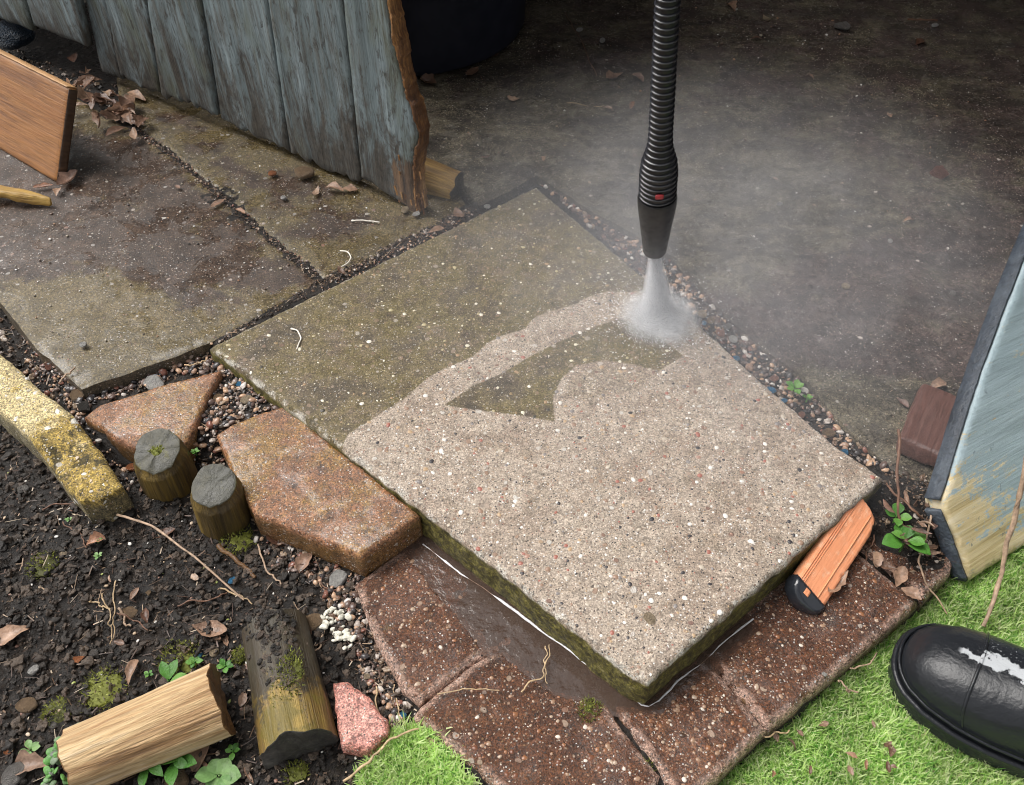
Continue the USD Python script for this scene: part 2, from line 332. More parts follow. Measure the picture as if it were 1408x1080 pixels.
concrete('shed_floor', [(.3, (.066, .058, .042)), (.5, (.104, .09, .064)), (.72, (.145, .126, .092))], wet=.1, s1=(85, .05), s2=(220, .12), stone_dim=.8, extra=floor_extra, bump=.0006, speck=.12, film=.9, spec=.8)
def brick_extra(m, pos, col, mid, fine):
    c = m.mix(m.remap(m.noise(pos, 32, 5, .75), .52, .68, 0, .8), col, (.025, .014, .01))
    c = m.mix(m.remap(m.noise(pos, 26, 5, .7), .6, .75, 0, .55), c, (.12, .085, .025))
    c = m.mix(m.math('multiply', m.math('sqrt', m.attr('rim')), m.remap(m.noise(pos, 48, 6, .75), .38, .5, 0, .85)), c, (.42, .28, .22))  # pale rims: worn edges plus sky highlight painted into the colour
    return m.mix(m.math('multiply', m.attr('side'), .8), c, (.055, .032, .022))
PINKISH = [(0, (.4, .3, .22)), (.25, (.2, .085, .05)), (.45, (.28, .16, .08)), (.6, (.1, .05, .03)), (.75, (.46, .36, .28)), (.9, (.22, .12, .08)), (1, (.5, .44, .38))]
concrete('wet_brick', [(.3, (.03, .0105, .005)), (.5, (.072, .027, .012)), (.7, (.15, .066, .03))], wet=.08, s1=(85, .4), s2=(200, .6), stone_dim=.8, extra=brick_extra, bump=.0042, spec=.7, stones=PINKISH, coat=.12, film=.35)
def red_extra(m, pos, col, mid, fine):
    c = m.mix(m.remap(m.noise(pos, 17, 6, .75), .44, .6, 0, .8), col, (.18, .105, .025))
    c = m.mix(m.remap(m.noise(pos, 24, 7, .8), .54, .66, 0, .85), c, (.04, .022, .015))
    c = m.mix(m.math('multiply', m.attr('rim'), .5), c, (.3, .15, .09))
    return m.mix(m.math('multiply', m.attr('side'), .75), c, (.1, .055, .02))
concrete('red_slab', [(.3, (.11, .048, .023)), (.5, (.175, .08, .038)), (.7, (.24, .12, .06))], wet=.2, s1=(110, .12), s2=(260, .3), stone_dim=.8, extra=red_extra, bump=.002, coat=.3, film=.6, stones=PINKISH)
concrete('pink_brick', [(.3, (.36, .15, .12)), (.5, (.45, .2, .16)), (.7, (.52, .28, .23))], wet=.1, s1=(90, .05), s2=(240, .2), extra=lambda m, p, c, a, b: m.mix(m.remap(m.noise(p, 85, 4, .7), .54, .62, 0, .8), c, (.18, .07, .055)), bump=.0016, spec=.6)
def kerb_extra(m, pos, col, mid, fine):
    c = m.mix(m.remap(m.math('add', m.noise(pos, 34, 6, .75), m.math('multiply', m.attr('broken'), .26)), .56, .7, 0, .9), col, m.ramp(m.noise(pos, 90, 4), [(.35, (.2, .13, .02)), (.65, (.4, .28, .06))]))
    c = m.mix(m.math('multiply', m.attr('broken'), m.remap(m.noise(pos, 60, 5, .7), .48, .6)), c, (.06, .045, .012))
    return m.mix(m.math('multiply', m.attr('side'), .85), c, (.11, .095, .055))
concrete('lichen_concrete', [(.3, (.36, .28, .14)), (.5, (.48, .39, .2)), (.7, (.55, .47, .28))], wet=.6, s1=(38, .35), s2=(120, .3), extra=kerb_extra, bump=.003, stones=[(0, (.7, .68, .62)), (.5, (.5, .45, .33)), (.8, (.4, .37, .32)), (1, (.72, .7, .66))])

m = Mat('soil'); p = m.world()
c = m.ramp(m.noise(p, 60, 8, .75, .5), [(.3, (.006, .005, .0045)), (.5, (.02, .0165, .014)), (.62, (.045, .036, .03)), (.75, (.1, .08, .065))])
c = m.mix(m.remap(m.noise(p, 12, 5, .7), .56, .72, 0, .6), c, (.05, .03, .02))
m.principled(c, m.ramp(m.noise(p, 90, 3), [(.4, .18), (.6, .7)]), m.bump(m.math('multiply_add', m.noise(p, 180, 8, .8), 1.0, m.noise(p, 600, 3, .7)), .006, 1.0), specular_ior_level=.55)
m = Mat('soil_crumb'); p = m.world()
c = m.mix(.7, m.ramp(m.rand(), [(0, (.008, .0065, .005)), (.5, (.022, .017, .013)), (.8, (.05, .035, .025)), (1, (.085, .062, .045))]), m.ramp(m.noise(p, 300, 4), [(.3, .4), (.7, 1.5)]), 'multiply')
m.principled(c, m.ramp(m.noise(p, 150, 3), [(.4, .16), (.6, .7)]), m.bump(m.noise(p, 500, 4, .7), .002), specular_ior_level=.5)
m = Mat('earth'); p = m.world()
m.principled(m.ramp(m.noise(p, 5, 8, .7), [(.3, (.03, .025, .015)), (.7, (.07, .06, .035))]), .9, m.bump(m.noise(p, 60, 6), .01))
m = Mat('turf_base'); p = m.world()
m.principled(m.ramp(m.noise(p, 90, 5, .7), [(.3, (.03, .07, .016)), (.7, (.09, .24, .045))]), .8, m.bump(m.noise(p, 400, 4), .004))
m = Mat('turf_blade'); r_ = m.rand(); p = m.world()
col = m.ramp(r_, [(0, (.13, .32, .06)), (.3, (.42, .64, .17)), (.6, (.56, .74, .27)), (.85, (.68, .8, .4)), (.95, (.7, .75, .46)), (1, (.42, .4, .2))])
col = m.mix(1.0, col, m.ramp(m.noise(p, 11, 4, .6), [(.3, .72), (.7, 1.15)]), 'multiply')
m.done(m('mix_closure', fac=.6, closure1=m('principled_bsdf', base_color=col, roughness=.4, specular_ior_level=.4) + '.BSDF', closure2=m('translucent_bsdf', color=col) + '.BSDF') + '.closure')
def leafy(name, stops, tr=.25, rough=.45, dead=False):
    m = Mat(name); r_ = m.rand(); p = m.world(); col = m.ramp(r_, stops)
    col = m.mix(1.0, col, m.ramp(m.noise(p, 120, 4, .7), [(.3, .5 if dead else .75), (.7, 1.35 if dead else 1.2)]), 'multiply')
    m.done(m('mix_closure', fac=tr, closure1=m('principled_bsdf', base_color=col, roughness=rough, normal=m.bump(m.noise(p, 400, 3), .001)) + '.BSDF', closure2=m('translucent_bsdf', color=col) + '.BSDF') + '.closure')
leafy('dead_leaf', [(0, (.09, .045, .03)), (.25, (.2, .12, .08)), (.5, (.3, .19, .13)), (.7, (.13, .075, .06)), (.85, (.38, .26, .18)), (1, (.24, .1, .05))], .12, .3, True)
leafy('green_leaf', [(0, (.045, .15, .02)), (.5, (.075, .22, .032)), (1, (.15, .32, .06))])
leafy('pale_leaf', [(0, (.13, .26, .08)), (1, (.22, .36, .13))])
leafy('sedum_leaf', [(0, (.08, .2, .05)), (.6, (.12, .3, .07)), (.85, (.15, .22, .12)), (1, (.12, .13, .11))], .1)
m = Mat('moss'); r_ = m.attr('tint')
col = m.ramp(r_, [(0, (.05, .05, .01)), (.4, (.11, .12, .018)), (.8, (.2, .22, .03)), (1, (.32, .34, .08))])
m.done(m('mix_closure', fac=.25, closure1=m('principled_bsdf', base_color=col, roughness=.7) + '.BSDF', closure2=m('translucent_bsdf', color=col) + '.BSDF') + '.closure')
def wood(name, stops, axis=0, local=True, grain=(6, 130, 130), wet=.4, bump=.0012, extra=None, spec=.5, fine=.5):
    m = Mat(name); p = m.local() if local else m.world(); m.p = p
    seed = m.math('multiply', m.rand(), 13.0)
    p2 = m('vector_math', math_type='add', vector1=p, vector2=m('combine_xyz', x=seed, y=seed, z=seed) + '.vector') + '.vector'
    sc = grain; st = m.scaled(p2, sc); n1 = m.noise(st, 1, 6, .7, .5); n2 = m.noise(m.scaled(p2, tuple(g * 4 for g in grain)), 1, 3, .6); n0 = m.noise(m.scaled(p2, tuple(g * .22 for g in grain)), 1, 5, .6, .6)
    c = m.ramp(m.math('multiply_add', n0, .55, m.math('multiply', n1, .45)), stops)
    c = m.mix(fine, c, m.ramp(n2, [(.35, .55), (.5, 1.0), (.65, 1.3)]), 'multiply')
    if extra: c = extra(m, p2, c, n1, n0)
    m.principled(c, m.ramp(n0, [(.35, wet), (.65, wet + .25)]), m.bump(m.math('multiply_add', n1, 1.0, m.math('multiply', n2, .5)), bump), specular_ior_level=spec)
wood('orange_plank', [(.3, (.05, .018, .006)), (.42, (.14, .055, .015)), (.5, (.23, .1, .028)), (.58, (.19, .075, .02)), (.66, (.3, .15, .055)), (.74, (.42, .26, .13))], grain=(5, 90, 90), wet=.28)
wood('plank_top', [(.3, (.3, .15, .06)), (.5, (.48, .28, .13)), (.7, (.55, .35, .18))], grain=(5, 110, 110), wet=.4)
wood('end_grain', [(.3, (.012, .007, .004)), (.5, (.04, .02, .01)), (.7, (.09, .05, .025))], grain=(160, 160, 25), wet=.3)
wood('pale_log', [(.32, (.09, .045, .018)), (.43, (.33, .19, .08)), (.53, (.54, .38, .2)), (.66, (.68, .56, .4))], grain=(7, 150, 150), wet=.5, bump=.0035,
     extra=lambda m, p, c, a, b: m.mix(m.remap(m.noise(m.scaled(p, (18, 40, 40)), 1, 5, .75), .56, .68, 0, .55), c, (.34, .22, .1)))
wood('bark_brown', [(.3, (.03, .016, .008)), (.5, (.13, .065, .025)), (.7, (.28, .16, .06))], grain=(6, 120, 120), wet=.35, bump=.002)
wood('mossy_log', [(.3, (.03, .02, .008)), (.45, (.13, .08, .02)), (.58, (.28, .19, .04)), (.7, (.4, .27, .1))], grain=(6, 120, 120), wet=.4, bump=.002,
     extra=lambda m, p, c, a, b: m.mix(m.remap(m.math('add', m.noise(p, 40, 7, .8), m.remap(m('separate_xyz', vector=m.local()) + '.x', .03, .14, .28, -.06)), .5, .62, 0, .92), m.mix(m.remap(m.noise(p, 35, 5, .7), .46, .6, 0, .8), c, (.1, .08, .012)), (.025, .02, .014)))
wood('dark_cut', [(.3, (.008, .008, .007)), (.5, (.03, .028, .025)), (.7, (.09, .085, .075))], grain=(90, 90, 90), wet=.3)
wood('stake_side', [(.3, (.01, .007, .004)), (.45, (.045, .03, .01)), (.58, (.13, .085, .018)), (.72, (.26, .17, .05))], grain=(120, 120, 7), wet=.35, bump=.002)
wood('stake_top', [(.3, (.012, .012, .008)), (.5, (.036, .035, .023)), (.7, (.085, .078, .048))], grain=(110, 110, 110), wet=.3,
     extra=lambda m, p, c, a, b: m.mix(m.remap(m.noise(p, 45, 5, .7), .55, .66, 0, .8), c, (.09, .085, .02)))
wood('wet_brown_wood', [(.3, (.03, .012, .01)), (.5, (.085, .04, .032)), (.7, (.15, .085, .07))], grain=(90, 6, 90), wet=.25, bump=.002)
wood('rotten_wood', [(.34, (.02, .008, .004)), (.46, (.1, .04, .012)), (.55, (.28, .14, .045)), (.66, (.5, .33, .15))], local=False, grain=(150, 150, 26), wet=.4, bump=.003)
wood('log_stub', [(.3, (.06, .03, .008)), (.45, (.2, .11, .025)), (.58, (.4, .25, .06)), (.7, (.46, .32, .12))], grain=(6, 110, 110), wet=.3, bump=.002)

def gate_extra(m, p, c, n1, n0):
    """Old blue-grey paint, scoured along the grain, with dirt and black rot towards the bottom of the boards."""
    alt = m.attr('alt')
    bare = m.remap(m.math('add', n1, m.math('multiply', m.noise(p, 14, 5, .7), .5)), .72, .9, 0, .75)
    c = m.mix(bare, c, (.07, .066, .055))
    lo = m.math('add', m.remap(alt, .0, .24, .17, .0), m.math('multiply_add', m.noise(m.scaled(p, (30, 30, 7)), 1, 8, .8, .9), 1.0, 0.0))
    c = m.mix(m.remap(lo, .5, .7, 0, .92), c, m.ramp(m.noise(p, 90, 5, .7), [(.35, (.018, .014, .011)), (.65, (.06, .05, .038))]))
    c = m.mix(m.remap(m.noise(m.scaled(p, (14, 14, 5)), 1, 4, .6), .54, .7, 0, .5), c, (.085, .095, .06))
    rt = m.math('add', m.attr('rot'), m.math('multiply', m.math('subtract', m.noise(m.scaled(p, (60, 60, 22)), 1, 6, .75), .5), 1.6))
    c = m.mix(m.remap(rt, .5, .68, 0, .95), c, m.ramp(n1, [(.35, (.022, .014, .01)), (.5, (.085, .05, .028)), (.65, (.2, .12, .065))]))
    spots = m.remap(m.noise(m.scaled(p, (110, 110, 30)), 1, 7, .8, .5), .53, .6, 0, .75)
    return m.mix(spots, c, (.025, .022, .018))
wood('blue_board', [(.3, (.045, .055, .057)), (.42, (.105, .135, .142)), (.54, (.165, .208, .222)), (.66, (.26, .31, .32))], local=False, grain=(120, 120, 5), wet=.42, bump=.0022, extra=gate_extra)
def panel_extra(m, p, c, n1, n0):
    worn = m.math('add', m.attr('worn'), m.math('multiply', m.math('subtract', m.math('multiply_add', m.noise(p, 95, 6, .8), .35, m.math('multiply', m.noise(m.scaled(p, (9, 48, 48)), 1, 8, .82, .8), .65)), .5), 5.5))
    c = m.mix(m.remap(worn, .42, .62), c, m.ramp(n1, [(.35, (.36, .27, .12)), (.5, (.52, .43, .25)), (.65, (.6, .53, .38))]))
    return m.mix(m.remap(m.noise(p, 60, 5, .75), .62, .7, 0, .7), c, (.1, .13, .14))
wood('panel_board', [(.3, (.24, .315, .345)), (.5, (.285, .365, .395)), (.64, (.31, .39, .415)), (.74, (.5, .55, .56))], grain=(4, 60, 60), wet=.45, bump=.0009, extra=panel_extra, fine=.15)
wood('panel_edge', [(.3, (.012, .016, .022)), (.5, (.035, .045, .06)), (.7, (.09, .11, .13))], grain=(30, 60, 60), wet=.4, bump=.003)
m = Mat('shed_wood'); p = m.world(); m.principled(m.ramp(m.noise(m.scaled(p, (40, 40, 3)), 1, 5), [(.3, (.03, .022, .016)), (.7, (.08, .06, .045))]), .8)
m = Mat('black_plastic'); p = m.world(); m.principled((.012, .013, .016), m.ramp(m.noise(p, 60, 4), [(.3, .3), (.7, .55)]), m.bump(m.noise(p, 500, 3), .0004))
m = Mat('dark_barrel'); p = m.world(); m.principled(m.ramp(m.noise(p, 30, 5), [(.3, (.006, .007, .012)), (.7, (.012, .013, .02))]), .5, m.bump(m.noise(p, 200, 3), .0008), specular_ior_level=.2)
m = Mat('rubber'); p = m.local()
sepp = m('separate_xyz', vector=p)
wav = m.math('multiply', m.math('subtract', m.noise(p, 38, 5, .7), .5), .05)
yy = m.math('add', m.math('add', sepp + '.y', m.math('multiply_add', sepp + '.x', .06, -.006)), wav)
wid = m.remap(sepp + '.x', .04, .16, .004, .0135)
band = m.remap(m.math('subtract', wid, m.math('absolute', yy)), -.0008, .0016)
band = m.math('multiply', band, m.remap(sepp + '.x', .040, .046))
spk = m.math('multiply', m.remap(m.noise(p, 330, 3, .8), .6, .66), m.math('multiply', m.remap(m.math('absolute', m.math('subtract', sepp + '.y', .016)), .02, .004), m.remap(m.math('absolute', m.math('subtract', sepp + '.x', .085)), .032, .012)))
glare = m.math('maximum', m.math('multiply', band, m.remap(m.noise(p, 160, 4, .75), .28, .36)), m.math('multiply', spk, .6))  # pale streak and specks: wet sky glare painted into the rubber colour
m.principled(m.mix(m.math('multiply', glare, .8), (.009, .010, .012), (.44, .46, .48)), m.mix(glare, m.ramp(m.noise(p, 45, 4), [(.3, .08), (.7, .2)]), (.6, .6, .6)), m.bump(m.math('multiply_add', m.noise(p, 30, 4), 1.0, m.math('multiply', m.noise(p, 220, 4, .7), .3)), .0025), specular_ior_level=.32, coat_weight=.12, coat_roughness=.05)
m = Mat('lance_black'); p = m.local(); m.principled((.006, .006, .007), m.ramp(m.noise(p, 90, 4), [(.3, .25), (.7, .4)]), m.bump(m.noise(p, 700, 3), .0003))
m = Mat('lance_shine'); m.principled((.012, .0125, .015), .14, specular_ior_level=.8, coat_weight=.4)
m = Mat('red_mark'); m.principled((.28, .02, .025), .4)
m = Mat('orange_tool'); p = m.local()
m.principled(m.mix(m.remap(m.noise(p, 70, 5, .7), .5, .72, 0, .5), (.74, .3, .15), (.85, .58, .4)), .33, m.bump(m.noise(m.scaled(p, (20, 300, 300)), 1, 3), .0006))
m = Mat('tool_cap'); m.principled((.012, .014, .018), .22, coat_weight=.4)
m = Mat('white_thread'); m.principled((.72, .68, .6), .6)
for nm, c in dict(white=(.74, .72, .68), cream=(.6, .47, .32), grey=(.3, .28, .26), tan=(.36, .24, .14), redbrown=(.26, .1, .065), orange=(.55, .2, .08), blue=(.07, .3, .55), darkblue=(.012, .03, .055), dark=(.04, .035, .03), paleblue=(.35, .42, .55), pinkish=(.5, .25, .18)).items():
    m = Mat(nm + '_stone'); p = m.local()
    m.principled(m.mix(1.0, c, m.ramp(m.noise(p, 3, 4, .7), [(.3, .65), (.7, 1.2)]), 'multiply'), .35, m.bump(m.noise(p, 12, 3), .05))
def grit(name, stops, rough=.35):
    m = Mat(name); r_ = m.attr('tint'); m.principled(m.ramp(r_, stops, interpolate=False), rough)
grit('aggregate', [(0, (.42, .36, .29)), (.2, (.62, .59, .54)), (.3, (.26, .17, .12)), (.44, (.4, .28, .17)), (.54, (.04, .036, .038)), (.64, (.33, .2, .15)), (.7, (.68, .65, .6)), (.83, (.2, .18, .17)), (.92, (.3, .12, .09))])
grit('aggregate_dirty', [(0, (.4, .34, .2)), (.3, (.62, .58, .46)), (.45, (.24, .17, .09)), (.6, (.05, .045, .035)), (.7, (.33, .22, .13)), (.85, (.68, .64, .55))])
grit('gravel_mix', [(0, (.3, .19, .13)), (.15, (.09, .06, .05)), (.35, (.4, .26, .17)), (.5, (.045, .04, .04)), (.66, (.2, .15, .13)), (.76, (.5, .46, .42)), (.82, (.16, .07, .05)), (.92, (.028, .026, .028))], .22)
grit('brick_grit', [(0, (.27, .17, .11)), (.25, (.14, .06, .035)), (.5, (.36, .27, .2)), (.62, (.05, .03, .02)), (.75, (.22, .1, .05)), (.94, (.55, .49, .42))], .1)
grit('floor_grit', [(0, (.3, .26, .2)), (.2, (.55, .52, .48)), (.35, (.12, .08, .06)), (.6, (.06, .05, .045)), (.75, (.3, .17, .1)), (.92, (.7, .68, .66))], .35)
grit('joint_crumb', [(0, (.015, .012, .01)), (.35, (.06, .045, .035)), (.55, (.12, .075, .05)), (.72, (.03, .025, .022)), (.85, (.22, .16, .11)), (.94, (.36, .31, .27))], .3)
grit('litter_mix', [(0, (.13, .08, .05)), (.3, (.06, .035, .025)), (.6, (.28, .19, .12)), (.72, (.1, .06, .045)), (.92, (.42, .34, .25))], .5)
grit('fleck_mix', [(0, (.6, .58, .54)), (.35, (.4, .3, .2)), (.6, (.2, .11, .08)), (.8, (.5, .4, .3)), (.93, (.3, .34, .1))], .4)
m = Mat('water'); p = m.world()
bn = m.bump(m.noise(p, 60, 4), .002, .6)
gl = m('glossy_bsdf', color=(1, 1, 1), roughness=.03, normal=bn) + '.BSDF'
murk = m('mix_closure', fac=.3, closure1=m('transparent_bsdf', color=(.78, .64, .54)) + '.BSDF', closure2=m('diffuse_bsdf', color=(.085, .056, .043)) + '.BSDF') + '.closure'
m.done(m('mix_closure', fac=m('fresnel', IOR=1.5, normal=bn) + '.fac', closure1=murk, closure2=gl) + '.closure')
m = Mat('rim_glint'); p = m.world(); m.principled(m.ramp(m.noise(p, 240, 4), [(.3, (.4, .4, .42)), (.7, (.75, .75, .77))]), .12, coat_weight=1.0, coat_roughness=.03)  # whitish base colour stands in for sky reflected along the meniscus
def litter(name, c, rough=.6):
    m = Mat(name); m.principled(m.mix(1.0, c, m.ramp(m.noise(m.world(), 150, 4), [(.3, .55), (.7, 1.25)]), 'multiply'), rough)
litter('twig_pale', (.36, .25, .17)); litter('twig_brown', (.15, .075, .045)); litter('straw', (.46, .33, .19)); litter('lichen_white', (.68, .66, .56)); litter('peat', (.03, .02, .014))

# ------------------------------------------------------------------ layout
SLAB = [(737, 256), (790, 300), (870, 367), (960, 444), (1030, 508), (1092, 562), (1150, 612), (1216, 656), (1100, 757), (1000, 843), (912, 920), (893, 938), (872, 930), (700, 793), (560, 684), (400, 562), (288, 477), (430, 406), (590, 328)]
slab_xy = GP(SLAB)
slab_poly = Polygon(slab_xy)

# ground, soil, lawn ------------------------------------------------
g = 60.0
gv = np.array([[-g, -g, -.16], [g, -g, -.16], [g, g, -.16], [-g, g, -.16]])
tag(obj('ground', (gv, np.array([[0, 1, 2], [0, 2, 3]])), 'earth', smooth=False), kind='structure')
upper = Polygon(GP([(-700, 250), (20, 430), (60, 520), (130, 610), (260, 615), (330, 600), (420, 590), (600, 725), (885, 925), (1180, 672), (1225, 690), (1262, 740), (1330, 700), (1600, 640), (2300, 300), (2300, -250), (-900, -250)], -.03))
lawn_poly = Polygon(GP([(960, 1075), (1048, 1000), (1140, 922), (1250, 828), (1290, 780), (1335, 740), (1700, 540), (2600, 900), (2600, 1500), (640, 1500), (660, 1230), (760, 1145), (890, 1120)], -.085))
lawn_patch = Polygon(GP([(500, 1075), (528, 1022), (560, 1005), (600, 1018), (645, 1090), (690, 1130), (640, 1160), (480, 1150)], -.07))
JOINT_L = Polygon(GP([(150, 150), (300, 240), (445, 365), (600, 295), (660, 275), (660, 305), (450, 405), (310, 475), (280, 475), (420, 395), (160, 190)], -.008))
JOINT_R = Polygon(GP([(742, 248), (800, 282), (868, 318), (928, 352), (970, 395), (1010, 440), (1070, 488), (1115, 520), (1145, 558), (1190, 605), (1225, 645), (1200, 665), (1140, 622), (1080, 572), (1020, 518), (950, 454), (860, 377)], -.016))
def soil_z(xy):
    xy = np.asarray(xy, float)
    u = inside(xy, upper, .018)
    z = -.060 + .036 * u
    k = inside(xy, JOINT_L, .006); z = z * (1 - k) - .0055 * k; u = np.maximum(u, k)
    k = inside(xy, JOINT_R, .006); z = z * (1 - k) - .017 * k
    mound = np.exp(-(((xy - G(1255, 700, -.02)[:2]) / np.array([.05, .06])) ** 2).sum(1)); z = z + .022 * mound
    mound = np.exp(-(((xy - G(40, 760, -.04)[:2]) / np.array([.22, .15])) ** 2).sum(1)); z = z + .018 * mound
    lawn = np.maximum(inside(xy, lawn_poly.buffer(-.015), .01), 0); z = z - .05 * lawn
    a = (1 - u * .75)
    return z + a * (.022 * (n3(xy, 14, 1, 4) - .5) + .012 * (n3(xy, 70, 2, 4) - .5)) + .004 * (n3(xy, 200, 5, 2) - .5)
nx, ny = 420, 330
X, Y = np.meshgrid(np.linspace(-1.5, .95, nx), np.linspace(.12, 1.95, ny), indexing='ij')
sxy = np.column_stack([X.ravel(), Y.ravel()]); i, j = np.meshgrid(np.arange(nx - 1), np.arange(ny - 1), indexing='ij'); q = (i * ny + j).ravel()
grid_f = np.vstack([np.column_stack([q, q + ny, q + ny + 1]), np.column_stack([q, q + ny + 1, q + 1])])
tag(obj('soil', (np.column_stack([sxy, soil_z(sxy)]), grid_f), 'soil'), kind='structure')
def lawn_z(xy): return -.088 + .006 * (n3(xy, 9, 4, 3) - .5)
def sheet_mesh(poly, zf, res): 
    p, t, nb = sheet(poly, res); return np.column_stack([p, zf(p)]), t
tag(obj('lawn', sheet_mesh(lawn_poly, lawn_z, .012), 'turf_base'), kind='structure')

# shed floor and slabs: setting -------------------------------------
def mudmask(xy, specs):
    out = np.zeros(len(xy))
    for (pts, v, soft) in specs: k = inside(xy, Polygon(GP(pts)), soft); out = out * (1 - k) + v * k
    return out
pave = tag(UsdGeom.Xform.Define(stage, '/World/pavement'), kind='structure')
def paving(name, pts, z, mat, seed, mud, res=.006, parent=None, **kw):
    poly = ragged(GP(pts, z), .008, .0025, seed)
    ms, xy, at = block(poly, z, .05, res=res, seed=seed, hard=True, **kw)
    at['mud'] = mudmask(xy, mud); return obj(name, ms, mat, parent or P(pave), attrs=at)
MUDL = [([(-300, 150), (200, 185), (330, 300), (440, 385), (330, 400), (250, 420), (180, 395), (130, 372), (20, 392), (-300, 400)], 1.0, .05), ([(20, 385), (150, 370), (240, 420), (290, 480), (110, 540), (20, 460)], .0, .02)]
paving('concrete_slab', [(438, 388), (354, 434), (295, 467), (240, 490), (112, 534), (50, 478), (-20, 390), (-200, 330), (-420, 160), (60, 110), (188, 181), (250, 226), (335, 300)], -.004, 'old_slab', 11, MUDL, amp=.0022, bevel=.003)
paving('concrete_slab', [(444, 383), (522, 348), (608, 305), (640, 280), (600, 225), (230, 70), (160, 105), (165, 150), (194, 179), (257, 225), (339, 297)], -.004, 'old_slab', 12, [([(150, 100), (330, 200), (460, 250), (540, 300), (440, 370), (200, 160)], .62, .06)], amp=.0022, bevel=.003)
MUDF = [([(600, 150), (760, 0), (760, -100), (1800, -100), (1800, 300), (1300, 330), (1150, 250), (900, 110), (700, 130)], .55, .12), ([(950, 400), (1250, 300), (1700, 300), (1700, 540), (1180, 540), (1060, 500)], .85, .05), ([(1060, 500), (1300, 520), (1300, 640), (1190, 640)], .0, .03), ([(700, 250), (900, 160), (1000, 300), (850, 330)], .25, .05)]
shed_joint = [(620, 25), (740, 66), (838, 106), (938, 150), (1048, 203), (1100, 233), (1160, 258), (1300, 320), (1460, 392), (1700, 500)]
paving('floor_slab', [(660, 283), (700, 262), (738, 241), (805, 285), (872, 322), (930, 355), (966, 396), (1000, 438), (1060, 487), (1106, 518), (1136, 558), (1182, 604), (1222, 643), (1255, 662), (1290, 664), (1345, 588), (1440, 465), (1700, 380), (2100, 300), (2200, -160), (1000, -260), (200, -200), (560, 20), (560, 200), (612, 240)], -.007, 'shed_floor', 13, MUDF, amp=.002, bevel=.0012, res=.007)

# ---- the slab being washed -----------------------------------------
CLEAN = [(478, 598), (520, 571), (560, 546), (585, 522), (602, 511), (650, 491), (670, 472), (692, 461), (722, 452), (735, 437), (748, 431), (790, 419), (812, 407), (835, 401), (885, 402), (930, 412), (985, 440), (1600, 440), (1300, 1000), (880, 1010), (460, 640)]
HOLE = [(610, 558), (650, 531), (690, 514), (728, 491), (775, 467), (822, 448), (855, 438), (898, 458), (940, 490), (905, 510), (872, 501), (830, 495), (792, 503), (772, 520), (760, 548), (763, 580), (712, 571), (655, 564)]
HALF = [(764, 548), (776, 521), (800, 505), (832, 498), (875, 503), (912, 510), (890, 538), (845, 548), (800, 556)]
slab = thing('paving_slab', 'large raised pebbly concrete slab half pressure-washed pale, half green with algae', 'paving slab')
spoly = ragged(slab_xy, .006, .0022, 21, 90)
ms, xy, at = block(spoly, 0.0, .062, res=.0026, bevel=.006, amp=.0011, seed=21, side_amp=.003, rows=10, freq=60)
cl = inside(xy, Polygon(GP(CLEAN)).buffer(0), .004); cl *= 1 - inside(xy, Polygon(GP(HOLE)).buffer(0), .0035); hf = inside(xy, Polygon(GP(HALF)).buffer(0), .012); cl = cl * (1 - .42 * hf)
at['clean'] = cl
obj('slab_body', ms, 'washed_slab', P(slab), attrs=at)
def embed(poly, n, rr, z, seed, sub=1, up=.25, keep=None):
    """Pebbles sunk in a surface, one mesh."""
    r = rng(seed); x0, y0, x1, y1 = poly.bounds; parts = []
    p = r.uniform((x0, y0), (x1, y1), (n * 5, 2)); p = p[shapely.contains(poly, shapely.points(p))]
    if keep is not None: p = p[keep(p)]
    p = p[:n]; zz = z(p) if callable(z) else np.full(len(p), z)
    protos = [stone(seed + k, sub, .3) for k in range(8)]
    for k, (a, b) in enumerate(zip(p, zz)):
        s = rr[0] * (rr[1] / rr[0]) ** (r.random() ** 2.8)
        parts.append(move(protos[k % 8], xf((a[0], a[1], b - s * .55 * (1 - up * 2)), r.uniform(0, 6.28), r.normal() * .2, r.normal() * .2, s)))
    return parts
def obj_parts(name, parts, mat, parent='/World', seed=1, smooth=True, **kw): return obj(name, join(parts), mat, parent, smooth=smooth, attrs={'tint': tints(parts, seed)})
cpoly, hpoly = Polygon(GP(CLEAN)).buffer(0), Polygon(GP(HOLE)).buffer(0)
isclean = lambda p: shapely.contains(cpoly, shapely.points(p)) & ~shapely.contains(hpoly, shapely.points(p))
tag(obj_parts('exposed_stones', embed(spoly.buffer(-.004), 2600, (.0009, .0046), .0, 31, 1, .2, isclean), 'aggregate', P(slab)), kind='stuff')
tag(obj_parts('dirty_stones', embed(spoly.buffer(-.004), 900, (.0008, .0042), .0, 32, 1, .2, lambda p: ~isclean(p)), 'aggregate_dirty', P(slab)), kind='stuff')

